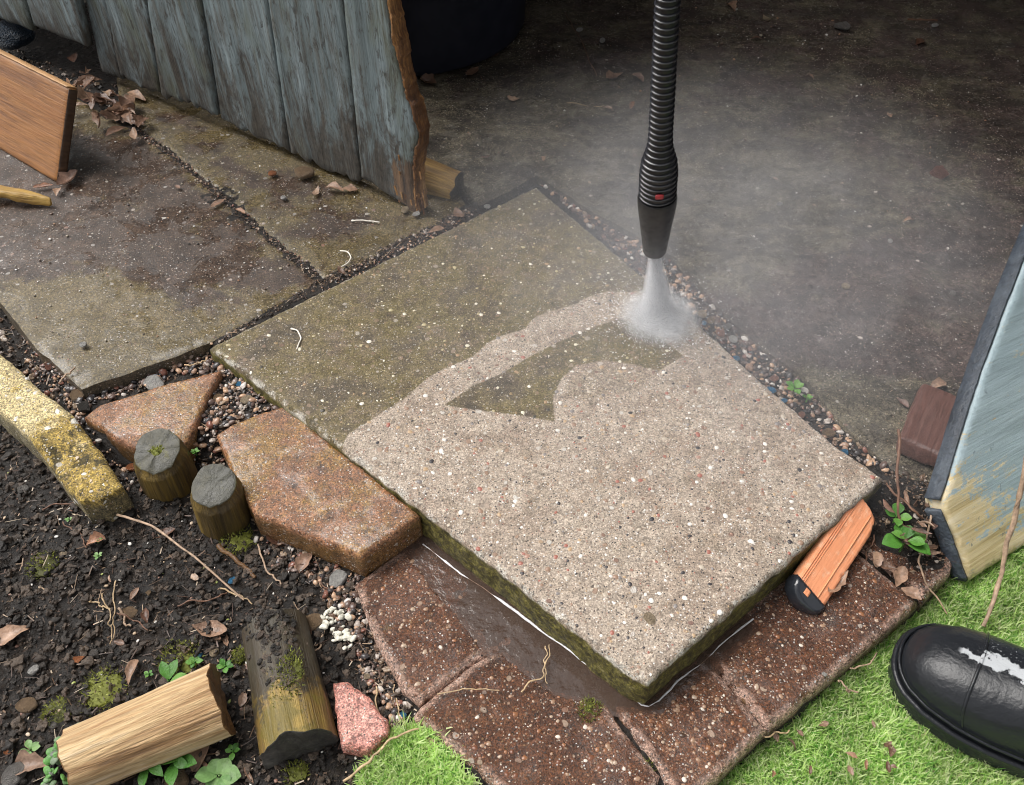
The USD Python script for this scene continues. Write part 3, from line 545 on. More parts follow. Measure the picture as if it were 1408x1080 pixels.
# ---- broken red slabs ----------------------------------------------
def single(name, pts, z, depth, mat, label, cat, seed, group=None, ramp=.003, rfreq=80, attrs=None, **kw):
    poly = ragged(GP(pts, z), .006, ramp, seed, rfreq); ms, xy, at = block(poly, z, depth, seed=seed, **kw)
    for k, fn in (attrs or {}).items(): at[k] = fn(xy)
    o = obj(name, ms, mat, attrs=at); tag(o, label, cat, group); return o
single('broken_slab', [(303, 508), (284, 547), (268, 587), (255, 609), (205, 622), (160, 605), (140, 588), (116, 573), (135, 556), (180, 542), (235, 525)], -.010, .05, 'red_slab', 'triangular red-brown broken slab piece between the lichen kerb and two round stakes', 'paving', 41, amp=.0012, bevel=.004)
single('broken_slab', [(296, 596), (318, 583), (345, 572), (389, 559), (404, 566), (468, 620), (577, 708), (540, 736), (496, 764), (470, 752), (440, 740), (348, 704), (322, 655)], -.012, .052, 'red_slab', 'long red-brown broken slab beside the raised slab edge, ochre on top', 'paving', 42, amp=.0016, bevel=.005, tilt=(.02, .03))
# ---- wet brick edging ----------------------------------------------
channel = Polygon(GP([(560, 757), (604, 812), (636, 848), (664, 884), (690, 893), (733, 930), (765, 950), (834, 966), (890, 976), (905, 976), (960, 930), (1040, 862), (1020, 840), (890, 900), (590, 690)], -.05))
def sink(xy): return -.0105 * inside(xy, channel, .008)
BR = [([(489, 802), (560, 752), (640, 700), (780, 830), (724, 868), (655, 904), (578, 963), (556, 945), (520, 880)], 'wet red-brown edging brick left of the muddy puddle, below the long red slab', 51),
      ([(571, 984), (580, 972), (652, 912), (726, 874), (800, 850), (872, 950), (834, 966), (846, 992), (905, 1066), (880, 1140), (760, 1150), (660, 1060)], 'wet red-brown edging brick at the bottom, above the small grass tuft', 52),
      ([(843, 966), (880, 945), (950, 890), (984, 921), (1051, 1002), (1000, 1052), (968, 1082), (940, 1110), (912, 1062)], 'wet red-brown edging brick under the front corner of the raised slab', 53),
      ([(990, 916), (960, 885), (1100, 780), (1168, 750), (1262, 826), (1200, 880), (1058, 998)], 'wet brown edging brick carrying the orange tool', 54),
      ([(1271, 819), (1178, 745), (1240, 700), (1312, 765), (1306, 784)], 'half hidden brown edging brick below the painted gate', 55)]
for pts, lab, sd in BR:
    b = thing('edging_brick', lab, 'brick')
    poly = ragged(np.array(Polygon(GP(pts, -.05)).buffer(.0026, join_style='mitre').exterior.coords)[:-1], .006, .0016, sd, 90)
    zf = sink
    ms, xy, at = block(poly, -.050, .075, res=.003, bevel=.009, amp=.0024, seed=sd, zfun=zf, freq=55)
    obj('brick_body', ms, 'wet_brick', P(b), attrs=at)
    tag(obj_parts('embedded_grit', embed(poly.buffer(-.012), 420 if sd != 55 else 90, (.0009, .0042), lambda p: -.050 + sink(p) + .0022 * 2 * (n3(p, 55, sd, 5) - .5) + .0022 * .8 * (n3(p, 160, sd + 3, 3) - .5), sd, 1, .2), 'brick_grit', P(b)), kind='stuff')
# ---- puddle ---------------------------------------------------------
pud = tag(UsdGeom.Xform.Define(stage, '/World/puddle'), kind='structure')
wp, wt, _ = sheet(channel.buffer(.012), .006)
obj('water_sheet', (np.column_stack([wp, np.full(len(wp), -.0518)]), wt), 'water', P(pud))
def rimline(pts, seed, w=.0013, off=.004):
    p = GP(pts, -.052); p = np.array(shapely.segmentize(LineString(p), .006).coords); t = np.gradient(p, axis=0); t /= np.linalg.norm(t, axis=1)[:, None]; nn = np.column_stack([t[:, 1], -t[:, 0]])
    k = n3(p, 45, seed, 3); p = p + nn * ((k - .5) * .005)[:, None]
    r = w * np.clip((n3(p, 38, seed + 1, 4) - .3) * 4.0, .3, 1.25)
    return tube(np.column_stack([p, np.full(len(p), -.0522)]), r, 8)
obj('water_rim', rimline([(582, 748), (640, 793), (690, 826), (760, 878), (830, 930), (882, 970), (892, 972)], 3), 'rim_glint', P(pud))
obj('water_rim', rimline([(892, 972), (906, 964), (932, 938), (968, 908), (1003, 876), (1040, 848)], 8, .0010), 'rim_glint', P(pud))

# ---- lichen kerb -----------------------------------------------------
KP = [(-160, 316), (0, 486), (14, 497), (60, 538), (92, 563), (112, 584), (134, 613), (150, 640), (166, 664), (135, 683), (107, 684), (84, 660), (68, 637), (33, 594), (0, 566), (-190, 384)]
endp = G(120, 640, .0)[:2]
def kz(xy): d = np.linalg.norm(xy - endp, axis=1); return -.012 * sstep(.085 - d, .0, .05) * (n3(xy, 45, 6, 3) * 1.6)
kerb = thing('kerb_stone', 'concrete kerb end crusted with yellow lichen, broken off beside the soil', 'kerb')
ms, xy, at = block(ragged(GP(KP, .004), .006, .004, 61, 80), .004, .062, seed=61, amp=.002, bevel=.006, res=.003, zfun=kz); at['broken'] = sstep(.11 - np.linalg.norm(xy - endp, axis=1), 0, .05)
obj('kerb_body', ms, 'lichen_concrete', P(kerb), attrs=at)
r = rng(611)
for k, (px, py, sz) in enumerate(((48, 540, 16), (78, 566, 18), (22, 575, 14), (66, 590, 15), (10, 510, 12), (100, 625, 13), (93, 622, 9), (36, 520, 9), (120, 655, 11), (55, 572, 9), (8, 545, 11), (90, 590, 10), (30, 556, 8), (140, 662, 9))):
    g0 = G(px, py, .004); s_ = sz * .5 * .85 / FOC; obj('stone_chip', move(shard(620 + k, (1, .75, .35)), xf((g0[0], g0[1], .003 + float(kz(g0[None, :2])[0])), r.uniform(0, 6), .1, .1, s_)), 'fleck_mix' if k % 3 == 2 else 'white_stone', P(kerb), smooth=False)
single('brick_piece', [(457, 938), (478, 935), (492, 946), (515, 968), (532, 988), (535, 1008), (522, 1018), (508, 1029), (470, 1026), (462, 990)], -.040, .03, 'pink_brick', 'wet pink broken brick piece beside the dark mossy log', 'brick', 62, ramp=.004, amp=.0018, bevel=.005)

# ------------------------------------------------------------------ weathered plank wall (upper left)
WA, WB = G(165, 110, .015), G(577, 291, 0.0)
wd = unit([*(WB - WA)[:2], 0]); wz = np.array([0, 0, 1.0]); wn = np.cross(wd, wz)         # wn faces the camera
def wall_uz(px, py): p = on_plane(px, py, WA, wn); return (p - WA) @ wd, p[2]
wall = thing('plank_wall', 'weathered blue-grey plank shed wall with ragged rotten lower edge', 'wall')
WALL_TOP = 1.15
def seam(u0, slope):
    return [(u0, -.03), (u0 + slope * .36, .36), (u0 + slope * .36, WALL_TOP)]
seams = [seam(.0, .2), seam(.114, .225), seam(.262, .14), seam(.425, .08), seam(.584, .045), None]
bottoms = [.02, .022, .012, .006, .004]
right = [wall_uz(*q) for q in ((577, 291), (573, 262), (571, 230), (576, 205), (578, 182), (572, 160), (562, 132), (553, 95), (546, 62), (540, 30), (535, 0))]
right = right + [(right[-1][0], .5), (right[-1][0], WALL_TOP)]
def board_poly(a, b, zb, seed):
    r = rng(seed); u0, u1 = a[0][0], b[0][0]; k = 26
    us = np.linspace(u0 + .002, u1 - .002, k); zs = zb + .017 * (n3(np.column_stack([us * 60, us * 0 + seed]), 1, seed, 4) - .5) * 2 + .006 * (r.random(k) > .8) * r.random(k)
    return list(zip(us, zs))
for k in range(5):
    a = seams[k]
    bot_pts = None
    if k < 4:
        b = seams[k + 1]; bp = board_poly(a, b, bottoms[k], 70 + k)
        pts = bp + [(u - .0018, z) for u, z in b[1:]] + [(u + .0018, z) for u, z in a[:0:-1]]
    else:
        us = np.linspace(a[0][0] + .002, right[0][0] - .002, 20); zs = .0 + .02 * sstep(right[0][0] - us, .02, .12) + .012 * (n3(np.column_stack([us * 70, us * 0]), 1, 75, 3) - .5); zs[-4:] -= .012
        pts = list(zip(us, zs)) + [(u - .004, z) for u, z in right[1:]] + [(u + .0018, z) for u, z in a[:0:-1]]
    lo = ragged([(u, min(z, .42)) for u, z in pts if z <= .5] if False else pts, .01, .0016, 80 + k, 90)
    ms, at = prism(lo.intersection(shapely.box(-9, -9, 9, .5)), .018, .005, WA + wd * 0 - np.array([0, 0, WA[2]]) + wn * (.002 * math.sin(k * 2.1)), wd, wz, 90 + k, rough=.0016, freq=(70, 6))
    vx = (ms[0] - WA) @ wd; at['rot'] = (sstep(vx, .59, .70) * (1 - sstep(ms[0][:, 2], .03, .15)) if k == 4 else np.zeros(len(vx)))
    obj('board', ms, 'blue_board', P(wall), attrs=at)
    hi = lo.intersection(shapely.box(-9, .5, 9, 9)); ms, at = prism(hi, .018, .03, WA - np.array([0, 0, WA[2]]), wd, wz, 95 + k); obj('board', ms, 'blue_board', P(wall), attrs=at)
# short proud boards at the left end
for (u0, u1, zb, sd, out) in ((-.20, -.045, .072, 201, .016), (-.36, -.206, .06, 202, .018), (-.054, .006, .016, 203, .0), (-.9, -.366, .05, 204, .012)):
    us = np.linspace(u0, u1, 20); zs = zb + .012 * (n3(np.column_stack([us * 50, us * 0 + sd]), 1, sd, 3) - .5)
    sl = .22; pts = list(zip(us, zs)) + [(u1 + sl * .32, zb + .32), (u1 + sl * .32, 1.15), (u0 + sl * .32, 1.15), (u0 + sl * .32, zb + .32)]
    ms, at = prism(Polygon(pts), .016, .009, WA - np.array([0, 0, WA[2]]) + wn * out, wd, wz, sd, rough=.0016, freq=(70, 6)); obj('board', ms, 'blue_board', P(wall), attrs=at)
# the torn, rotten right-hand edge: raw orange wood
rp = [(u, z) for u, z in right if z < .9]
outer = [(u + (.0012 + .024 * max(n3(np.array([[u * 50, z * 70]]), 1, 7, 4)[0] - .45, 0)) * (1 if z > .14 else .35), z) for u, z in np.column_stack([np.interp(np.linspace(0, .88, 160), [q[1] for q in rp], [q[0] for q in rp]), np.linspace(0, .88, 160)])]
rot = Polygon([(u - .004, z) for u, z in rp] + outer[::-1]).buffer(0)
for k, g_ in enumerate(sorted(getattr(rot, 'geoms', [rot]), key=lambda q: -q.area)[:4]):
    if g_.area < 4e-6: continue
    ms, at = prism(ragged(np.array(g_.exterior.coords)[:-1], .003, .0026, 5 + k, 230), .024, .0024, WA - np.array([0, 0, WA[2]]) + wn * .003, wd, wz, 208 + k, rough=.006, freq=(160, 30))
    o = obj('rotten_edge', ms, 'rotten_wood', P(wall))
    if k == 0: tag(o, 'torn raw orange-brown rotten edge of the last board')
sp = []
for k in range(40):
    r = rng(300 + k); u = r.uniform(.655, .712); z = abs(r.normal()) * .03 + .004; h = r.uniform(.006, .02)
    sp.append(move(rbox(.0022 + .002 * r.random(), .0015, h, (1, 1, 2), .0004, k, 80, .0004), frame(WA - np.array([0, 0, WA[2]]) + wd * u + wz * max(z - h * .5, -.008) + wn * (.0015), wd + wz * r.normal() * .1, ez=wz + wn * r.normal() * .12)))
tag(obj_parts('splinters', sp, 'rotten_wood', P(wall), smooth=False), kind='stuff')

# the rest of the shed (it shades its floor): back wall, side walls and roof above and beyond the frame
shed = thing('garden_shed', 'dark wooden shed body behind the weathered plank wall', 'shed')
inward = unit([-wn[0], -wn[1], 0]); s0 = WA - wd * .9; s0 = np.array([s0[0], s0[1], 0]); LEN, DEP = 2.9, 1.9
def slabbox(o, a, b, c): 
    v = np.array([o + i * a + j * b + k * c for i in (0, 1) for j in (0, 1) for k in (0, 1)]); m_ = trimesh.convex.convex_hull(v); return as_vf(m_)
obj('back_wall', slabbox(s0 + inward * DEP, wd * LEN, inward * .03, wz * 1.8 ), 'shed_wood', P(shed), smooth=False)
obj('side_wall', slabbox(s0 - wd * .03, wd * .028, inward * DEP, wz * 1.8), 'shed_wood', P(shed), smooth=False)
obj('side_wall', slabbox(s0 + wd * LEN, wd * .03, inward * DEP, wz * 1.8), 'shed_wood', P(shed), smooth=False)
obj('roof', slabbox(s0 - wd * .1 + inward * .45 + wz * 1.8, wd * (LEN + .2), inward * (DEP - .35), wz * .03), 'shed_wood', P(shed), smooth=False)

# barrel standing inside ------------------------------------------------
brl = thing('barrel', 'dark blue-black plastic barrel standing behind the plank wall', 'barrel', matrix=xf((-.225, 1.807, -.004)))
R_ = .252
obj('barrel_body', lathe([(0, 0), (R_ - .02, 0), (R_ - .006, .004), (R_, .016), (R_ + .004, .12), (R_ + .006, .16), (R_ + .012, .17), (R_ + .012, .19), (R_ + .006, .2), (R_ + .012, .5), (R_ + .01, .62), (R_ - .01, .64), (0, .64)], 64), 'dark_barrel', P(brl), smooth=40)
obj('rim_band', lathe([(R_ + .012, .55), (R_ + .02, .555), (R_ + .02, .575), (R_ + .012, .58)], 64), 'black_plastic', P(brl), smooth=40)

# ------------------------------------------------------------------ orange-brown plank, upper left
br, tr, bl = G(77, 251, -.002), G(94, 121, .1288), G(-150, 118, -.002)
ex = unit(br - bl); ey = unit(tr - br); L1, L2 = np.linalg.norm(br - bl), np.linalg.norm(tr - br)
fm = frame(bl, ex, ey)
plank = thing('plank', 'orange-brown sawn timber plank tilted beside the leaf litter at the upper left', 'plank', matrix=fm)
th = .017
v, f = rbox(L1, L2, th, (60, 24, 4), .0009, 5, 40, .003); v[:, 2] -= th
obj('plank_body', (v, f), 'orange_plank', P(plank))
v, f = rbox(L1 - .004, .003, th + .001, (40, 1, 4), .0006, 6, 60, .0012); obj('top_edge', (v + np.array([.001, L2 - .001, -th]), f), 'plank_top', P(plank))
v, f = rbox(.0025, L2 - .004, th - .002, (1, 20, 4), .0008, 7, 90, .001); obj('end_face', (v + np.array([L1 - .001, .002, -th + .001]), f), 'end_grain', P(plank))
# splinter of split wood left
a, b = G(-40, 262, .008), G(72, 283, .0)
v, f = rbox(np.linalg.norm(b - a), .028, .014, (24, 6, 3), .004, 9, 45, .004); v[:, 1] = (v[:, 1] - .014) * (1 - .8 * sstep(v[:, 0] / np.linalg.norm(b - a), .5, 1))
o = thing('split_wood', 'splinter of yellow-brown split wood below the tilted plank', 'wood', matrix=frame(a, b - a, ez=(0, .3, 1))); obj('wood_body', (v, f), 'log_stub', P(o))

# ---- stub at the foot of the plank wall
def log_mesh(L, r0, r1, seed, flat=.0, n=60, sides=40, fib=.07, endrough=.006):
    x = np.linspace(0, L, n); th = np.arange(sides) * 2 * np.pi / sides; X, T = np.meshgrid(x, th, indexing='ij')
    r = (r0 + (r1 - r0) * X / L) * (1 + fib * 2 * (fbm(np.stack([np.cos(T) * 4, np.sin(T) * 4, X * 5 + seed], -1), 4, seed) - .5) + .05 * (fbm(np.stack([np.cos(T), np.sin(T), X * 20], -1), 2, seed + 1) - .5))
    z = np.sin(T) * r; z = np.where(z < -flat * r0, -flat * r0 + (z + flat * r0) * .15, z) if flat else z
    e = endrough * 2 * (fbm(np.stack([np.cos(T) * 3, np.sin(T) * 3, X * 0 + seed], -1), 3, seed + 2) - .5)
    Xe = X + e * (sstep(np.abs(X / L - .5), .35, .5))
    v = np.stack([Xe, np.cos(T) * r, z], -1).reshape(-1, 3); i, j = np.meshgrid(np.arange(n - 1), np.arange(sides), indexing='ij'); i, j = i.ravel(), j.ravel(); j2 = (j + 1) % sides
    f = np.vstack([np.column_stack([i * sides + j, i * sides + j2, (i + 1) * sides + j2]), np.column_stack([i * sides + j, (i + 1) * sides + j2, (i + 1) * sides + j])])[:, ::-1]
    def cap(k, sgn):
        ring = v[k * sides:(k + 1) * sides]; c = ring.mean(0); rings = [ring]
        for s in (.97, .75, .45, .2):
            q = c + (ring - c) * s; q[:, 0] += sgn * .0012 + endrough * .5 * (fbm(q * 120, 3, seed) - .5) * (1 if s < .9 else .3); rings.append(q)
        vv = np.vstack(rings + [c[None] + [sgn * .001, 0, 0]]); ff = []
        for a_ in range(4):
            A, B = a_ * sides + np.arange(sides), (a_ + 1) * sides + np.arange(sides); ff += [np.column_stack([A, np.roll(A, -1), np.roll(B, -1)]), np.column_stack([A, np.roll(B, -1), B])]
        A = 4 * sides + np.arange(sides); ff.append(np.column_stack([A, np.roll(A, -1), np.full(sides, len(vv) - 1)])); ff = np.vstack(ff)
        return vv, ff if sgn > 0 else ff[:, ::-1]
    return (v, f), cap(n - 1, 1), cap(0, -1)
def laid_log(name, a, b, r0, r1, seed, label, side, ends, zup=(0, 0, 1), **kw):
    o = thing(name, label, 'log', matrix=frame(a, b - a, ez=zup)); L = np.linalg.norm(b - a)
    body, c1, c0 = log_mesh(L, r0, r1, seed, **kw); obj('log_body', body, side, P(o)); obj('cut_end', c1, ends, P(o)); obj('cut_end', c0, ends, P(o)); return o
laid_log('log_stub', G(556, 232, .02), G(628, 258, .004), .030, .026, 11, 'short wet yellow-brown wood stub wedged at the foot of the plank wall corner', 'log_stub', 'dark_cut', flat=.5, fib=.16)
laid_log('cut_log', G(100, 1048, -.035), G(303, 962, -.03), .030, .036, 12, 'pale freshly split log lying on the soil at the bottom left', 'pale_log', 'bark_brown', flat=.35, fib=.15, endrough=.006)
laid_log('cut_log', G(378, 862, -.05), G(412, 1030, -.045), .033, .037, 13, 'dark mossy log half buried in soil between the pale log and pink brick', 'mossy_log', 'dark_cut', fib=.1, endrough=.006)
def stake(c, r, h, seed, label, lean):
    o = thing('stake', label, 'stake', matrix=frame(c, (1, 0, 0), ez=(lean[0], lean[1], 1)))
    body, c1, c0 = log_mesh(h, r * 1.02, r * .97, seed, fib=.1, endrough=.003)
    def shoulder(v):
        v = v.copy(); t = sstep(v[:, 0], h - .016, h + .002); v[:, 1:] *= (1 - .13 * t)[:, None]; v[:, 0] += .3 * v[:, 1] * sstep(v[:, 0], h - .03, h); return v
    body, c1 = (shoulder(body[0]), body[1]), (shoulder(c1[0]), c1[1])
    rot = np.array([[0, 0, 1.], [0, 1, 0], [-1, 0, 0]]).T       # x -> z
    R = np.array([[0, 0, -1.], [0, 1, 0], [1, 0, 0]])
    obj('stake_body', (body[0] @ R.T, body[1]), 'stake_side', P(o)); obj('stake_top', (c1[0] @ R.T, c1[1]), 'stake_top', P(o))
stake(G(240, 672, -.064), .0315, .072, 14, 'round wooden edging stake with grey-green top, left one by the triangular slab', (-.02, .02))
stake(G(313, 722, -.066), .0295, .072, 15, 'round wooden edging stake with dark wet top, touching the long red slab', (-.03, .06))

# ------------------------------------------------------------------ painted gate (right)
pn = unit([.45, -.6, .62]); Q1 = G(1336, 798, -.062)
on = lambda px, py: on_plane(px, py, Q1, pn)
pu = unit(on(1420, 743) - Q1); pv = np.cross(pn, pu)
puv = lambda px, py: np.array([(on(px, py) - Q1) @ pu, (on(px, py) - Q1) @ pv])
pm = np.eye(4); pm[:3, 0], pm[:3, 1], pm[:3, 2], pm[:3, 3] = pu, pv, pn, Q1
panel = thing('old_gate', 'blue-grey painted plank gate worn to cream at its broken corner over the turf', 'gate', matrix=pm)
face = [(1336, 798), (1345, 792), (1420, 743), (1500, 690), (1650, 600), (1800, 300), (1650, 100), (1560, 160), (1480, 200), (1420, 340), (1397, 398), (1378, 448), (1357, 504), (1339, 558), (1325, 602), (1309, 655), (1298, 690), (1301, 703), (1308, 722), (1316, 740), (1326, 770)]
fp = Polygon([puv(*q) for q in face]).buffer(0)
# boards: the seam runs along the grain
W0 = fp.bounds; cuts = [W0[1], .36, .55, W0[3]]
for k in range(3):
    seg = fp.intersection(shapely.box(-9, cuts[k] + .0012, 9, cuts[k + 1] - .0012)); seg = max(seg.geoms, key=lambda q: q.area) if hasattr(seg, 'geoms') else seg
    if seg.is_empty: continue
    ms, at = prism(ragged(np.array(seg.exterior.coords)[:-1], .006, .0016, 110 + k, 90), .024, .005, np.zeros(3), np.array([1., 0, 0]), np.array([0, 1., 0]), 110 + k, rough=.0012, freq=(6, 60))
    vx = ms[0]; at = {'worn': 1.0 - sstep(vx[:, 0] + vx[:, 1] * 1.15, .03, .27)}
    obj('board', ms, 'panel_board', P(panel), attrs=at)
es = [(1298, 690), (1309, 655), (1325, 602), (1339, 558), (1357, 504), (1378, 448), (1397, 398), (1420, 340), (1480, 200)]
def strip(pts, w, d0, seed):
    p = np.array([puv(*q) for q in pts]); line = LineString(p); a = np.array(line.segmentize(.006).coords)
    t = np.gradient(a, axis=0); t /= np.linalg.norm(t, axis=1)[:, None]; n_ = np.column_stack([-t[:, 1], t[:, 0]])
    if (n_[0] @ (np.array(puv(1200, 600)) - p[0])) < 0: n_ = -n_
    ww = w * (1 + .5 * (n3(a, 70, seed, 3) - .5))[:, None]
    poly = Polygon(np.vstack([a + n_ * .0015, (a + n_ * ww)[::-1]])).buffer(0); poly = max(poly.geoms, key=lambda q: q.area) if hasattr(poly, 'geoms') else poly
    return prism(poly, d0, .004, np.array([0, 0, -.001]), np.array([1., 0, 0]), np.array([0, 1., 0]), seed, rough=.0015, freq=(60, 60))[0]
tag(obj('edge_batten', strip(es, .005, .02, 121), 'panel_edge', P(panel)), 'dark slate edge strip down the left side')
tag(obj('board_end', strip([(1299, 700), (1308, 722), (1316, 740), (1326, 770), (1336, 797)], .006, .02, 122), 'panel_edge', P(panel)), 'dark broken board end')

# wet brown wood block behind the panel -----------------------------------
bo = G(1226, 622, -.005); be = G(1298, 652, -.005); bx = unit(be - bo)
o = thing('wood_block', 'wet reddish-brown timber block end behind the painted gate', 'wood', matrix=frame(bo, bx, ez=(0, 0, 1)))
obj('block_body', rbox(.075, .11, .026, (20, 24, 8), .003, 31, 45, .006), 'wet_brown_wood', P(o))

# ------------------------------------------------------------------ orange tool
pL, pU, pF = G(1134, 837, -.047), G(1107, 781, -.017), G(1212, 716, -.030)
tx = unit(pF - pL); ty = unit((pU - pL) - ((pU - pL) @ tx) * tx); tw = (pU - pL) @ ty; TL = np.linalg.norm(pF - pL)
tool = thing('orange_tool', 'orange grooved tool bar with black rounded end cap, leaning on the raised slab', 'tool', matrix=frame(pL, tx, ty))
E2 = (np.zeros(3), np.array([1., 0, 0]), np.array([0, 1., 0]))
obj('tool_body', prism(Polygon([(0, 0), (TL * .30, .0008), (TL * .82, .0), (TL * .97, tw * .12), (TL, tw * .38), (TL * 1.015, tw * .8), (TL * 1.0, tw * .97), (TL * .5, tw), (0, tw)]), .013, .003, *E2, seed=301, rough=.0005, freq=(20, 160), bevel=.0025)[0], 'orange_tool', P(tool))
for gy, gw, gh in ((.30, .0016, .0012), (.80, .001, .0009), (.86, .001, .0009), (.92, .001, .0009)):
    v, f = rbox(TL * .93, gw, gh, (30, 2, 1), .0002, 5, 90, .0004); obj('ridge', (v + np.array([.002, tw * gy, -.0002]), f), 'orange_tool', P(tool))
cp = [(0.004, -.0012), *[(-.019 * math.sin(t) ** .8, tw * .5 - (tw * .5 + .0012) * math.cos(t)) for t in np.linspace(.12, 3.02, 26)], (0.004, tw + .0012)]
ms, at = prism(Polygon(cp).buffer(0), .017, .002, np.array([0, 0, .0018]), E2[1], E2[2], seed=302, rough=.0002, bevel=.004); obj('end_cap', ms, 'tool_cap', P(tool))
v, f = rbox(.0075, .0075, .0014, (3, 3, 1), .0001, 3, 60, .0005); tag(obj('cap_insert', (v + np.array([-.0085, tw * .55, .0012]), f), 'orange_tool', P(tool)), 'small square orange insert in the black cap')

# ------------------------------------------------------------------ pressure washer lance
tip = G(900, 347, .115); top = np.array([*(on_plane(918, 0, np.array([0, tip[1] - .03, 0]), np.array([0, 1., 0])))])
lz = unit(top - tip)
lance = thing('pressure_washer_lance', 'black ribbed pressure washer lance with tapered nozzle', 'pressure washer', matrix=frame(tip, np.cross((0, 1, 0), lz), ez=lz))
def lat(pr, mat, name, sides=40, sm=35): return obj(name, lathe(pr, sides), mat, P(lance), smooth=sm)
lat([(0, .004), (.009, .004), (.0105, 0), (.0135, .001), (.0150, .004), (.0165, .02), (.0205, .055), (.0232, .078), (.0236, .088), (.0225, .0905), (0, .0905)], 'lance_black', 'nozzle')
lat([(0, .09), (.0205, .0905), (.0205, .125), (.0185, .142), (.0145, .155), (.0125, .165), (.0118, .18), (.0112, .3), (.0108, .62), (0, .62)], 'lance_black', 'shaft')
zz = .0935; k = 0
while zz < .6:
    base = np.interp(zz, [.09, .125, .142, .155, .165, .18, .3, .62], [.0205, .0205, .0185, .0145, .0125, .0118, .0112, .0108]); w = .0027
    lat([(base - .001, zz - w * .5), (base + .0011, zz - w * .42), (base + .0019, zz - w * .1), (base + .0019, zz + w * .12), (base + .0011, zz + w * .42), (base - .001, zz + w * .5)], 'lance_shine' if k % 1 == 0 else 'lance_black', 'rib', 32, True)
    zz += .0068 if zz < .15 else .0072; k += 1
v, f = rbox(.010, .0035, .006, (3, 2, 2), .0002, 3, 60, .0012)
tag(obj('red_mark', (v + np.array([-.006, -.0258, .1055]), f), 'red_mark', P(lance)), 'small red mark')

# ------------------------------------------------------------------ spray and mist
hit = G(905, 440, .0); down = hit - tip; DL = np.linalg.norm(down)
sx, sy = unit(np.cross(down, (0, 1, 0))), None
def cone(p0, axis, stations, sides=40):
    ax = unit(axis); a = unit(np.cross(ax, (0, 1, 0.1))); b = np.cross(ax, a); th_ = np.arange(sides) * 2 * np.pi / sides
    v = np.vstack([p0 + ax * s + r * (np.cos(th_)[:, None] * a + np.sin(th_)[:, None] * b) for s, r in stations]); n = len(stations)
    i, j = np.meshgrid(np.arange(n - 1), np.arange(sides), indexing='ij'); i, j = i.ravel(), j.ravel(); j2 = (j + 1) % sides
    f = np.vstack([np.column_stack([i * sides + j, i * sides + j2, (i + 1) * sides + j2]), np.column_stack([i * sides + j, (i + 1) * sides + j2, (i + 1) * sides + j])])
    v = np.vstack([v, [p0 + ax * stations[0][0]], [p0 + ax * stations[-1][0]]]); e = (n - 1) * sides; jj = np.arange(sides); j2 = (jj + 1) % sides
    f = np.vstack([f, np.column_stack([np.full(sides, len(v) - 2), j2, jj]), np.column_stack([np.full(sides, len(v) - 1), e + jj, e + j2])])
    t = trimesh.Trimesh(v, f, process=False); t.fix_normals(); return as_vf(t)
def volume_mat(name, center, radii, density, noise_scale, aniso=-.6, color=(.985, .99, 1.0), power=1.5, axis=None):
    """Droplets in the air, thinning out from the middle and curling in wisps."""
    m = Mat(name); p = m.world()
    d = m('vector_math', math_type='subtract', vector1=p, vector2=tuple(map(float, center))) + '.vector'
    d = m('vector_math', math_type='divide', vector1=d, vector2=tuple(map(float, radii))) + '.vector'
    l = m('vector_math', math_type='length', vector1=d) + '.value'
    fall = m.math('power', m.math('subtract', 1.0, l, clamp=True), power)
    wisp = m.ramp(m.noise(p, noise_scale, 5, .6, .8), [(.3, .25), (.7, 1.6)])
    return m.done(volume=m('principled_volume', color=color, density=m.math('multiply', m.math('multiply', fall, density), wisp), anisotropy=aniso) + '.volume')
m = Mat('spray_drop'); m.principled((.93, .94, .96), .3, transmission_weight=.0)
m = Mat('jet'); p = m.world()
d = m('vector_math', math_type='subtract', vector1=p, vector2=tuple(map(float, tip))) + '.vector'; ax = unit(down)
along = m('vector_math', math_type='dot_product', vector1=d, vector2=tuple(map(float, ax))) + '.value'
l = m('vector_math', math_type='length', vector1=d) + '.value'
perp = m.math('sqrt', m.math('maximum', m.math('subtract', m.math('multiply', l, l), m.math('multiply', along, along)), 0.0))
rad = m.math('multiply_add', along, .19, .0075)
fall = m.math('power', m.math('subtract', 1.0, m.math('divide', perp, rad), clamp=True), .8)
dens = m.math('multiply', fall, m.remap(along, 0.0, DL, 150.0, 80.0))
m.done(volume=m('principled_volume', color=(.985, .99, 1.0), density=dens, anisotropy=-.6) + '.volume')
spray = thing('water_spray', 'white cone of pressurised water spray hitting the slab below the nozzle', 'water spray')
obj('jet', cone(tip, down, [(.001, .0085), (DL * .5, .0085 + .25 * DL * .5), (DL * .97, .0085 + .25 * DL * .97)]), 'jet', P(spray))
pc = hit + np.array([.0, -.005, .008]); pr_ = np.array([.062, .06, .034])
volume_mat('splash_cloud', pc, pr_, 80.0, 40, power=1.3)
sv, sf = _ICO[3]; sv = sv * pr_ + pc; obj('splash', (sv, sf), 'splash_cloud', P(spray))
r = rng(515); parts = []
for k in range(15000):
    if k < 4200:
        a_ = r.random() ** .7 * DL; w_ = (.0045 + .17 * a_) * np.sqrt(r.random()); t = r.uniform(0, 6.28); q = tip + ax * a_ + np.array([np.cos(t), np.sin(t), 0]) * w_
    else:
        d_ = r.normal(size=3) * np.array([.019, .019, .011]) * (1 + 1.6 * (r.random() > .9)); q = hit + np.array([0, -.004, .003]) + d_; q[2] = abs(q[2] - .0005) + .0006
    if q[2] < .0005: continue
    parts.append(move(_ICO0, xf(q, 0, 0, 0, r.uniform(.0002, .0005))))
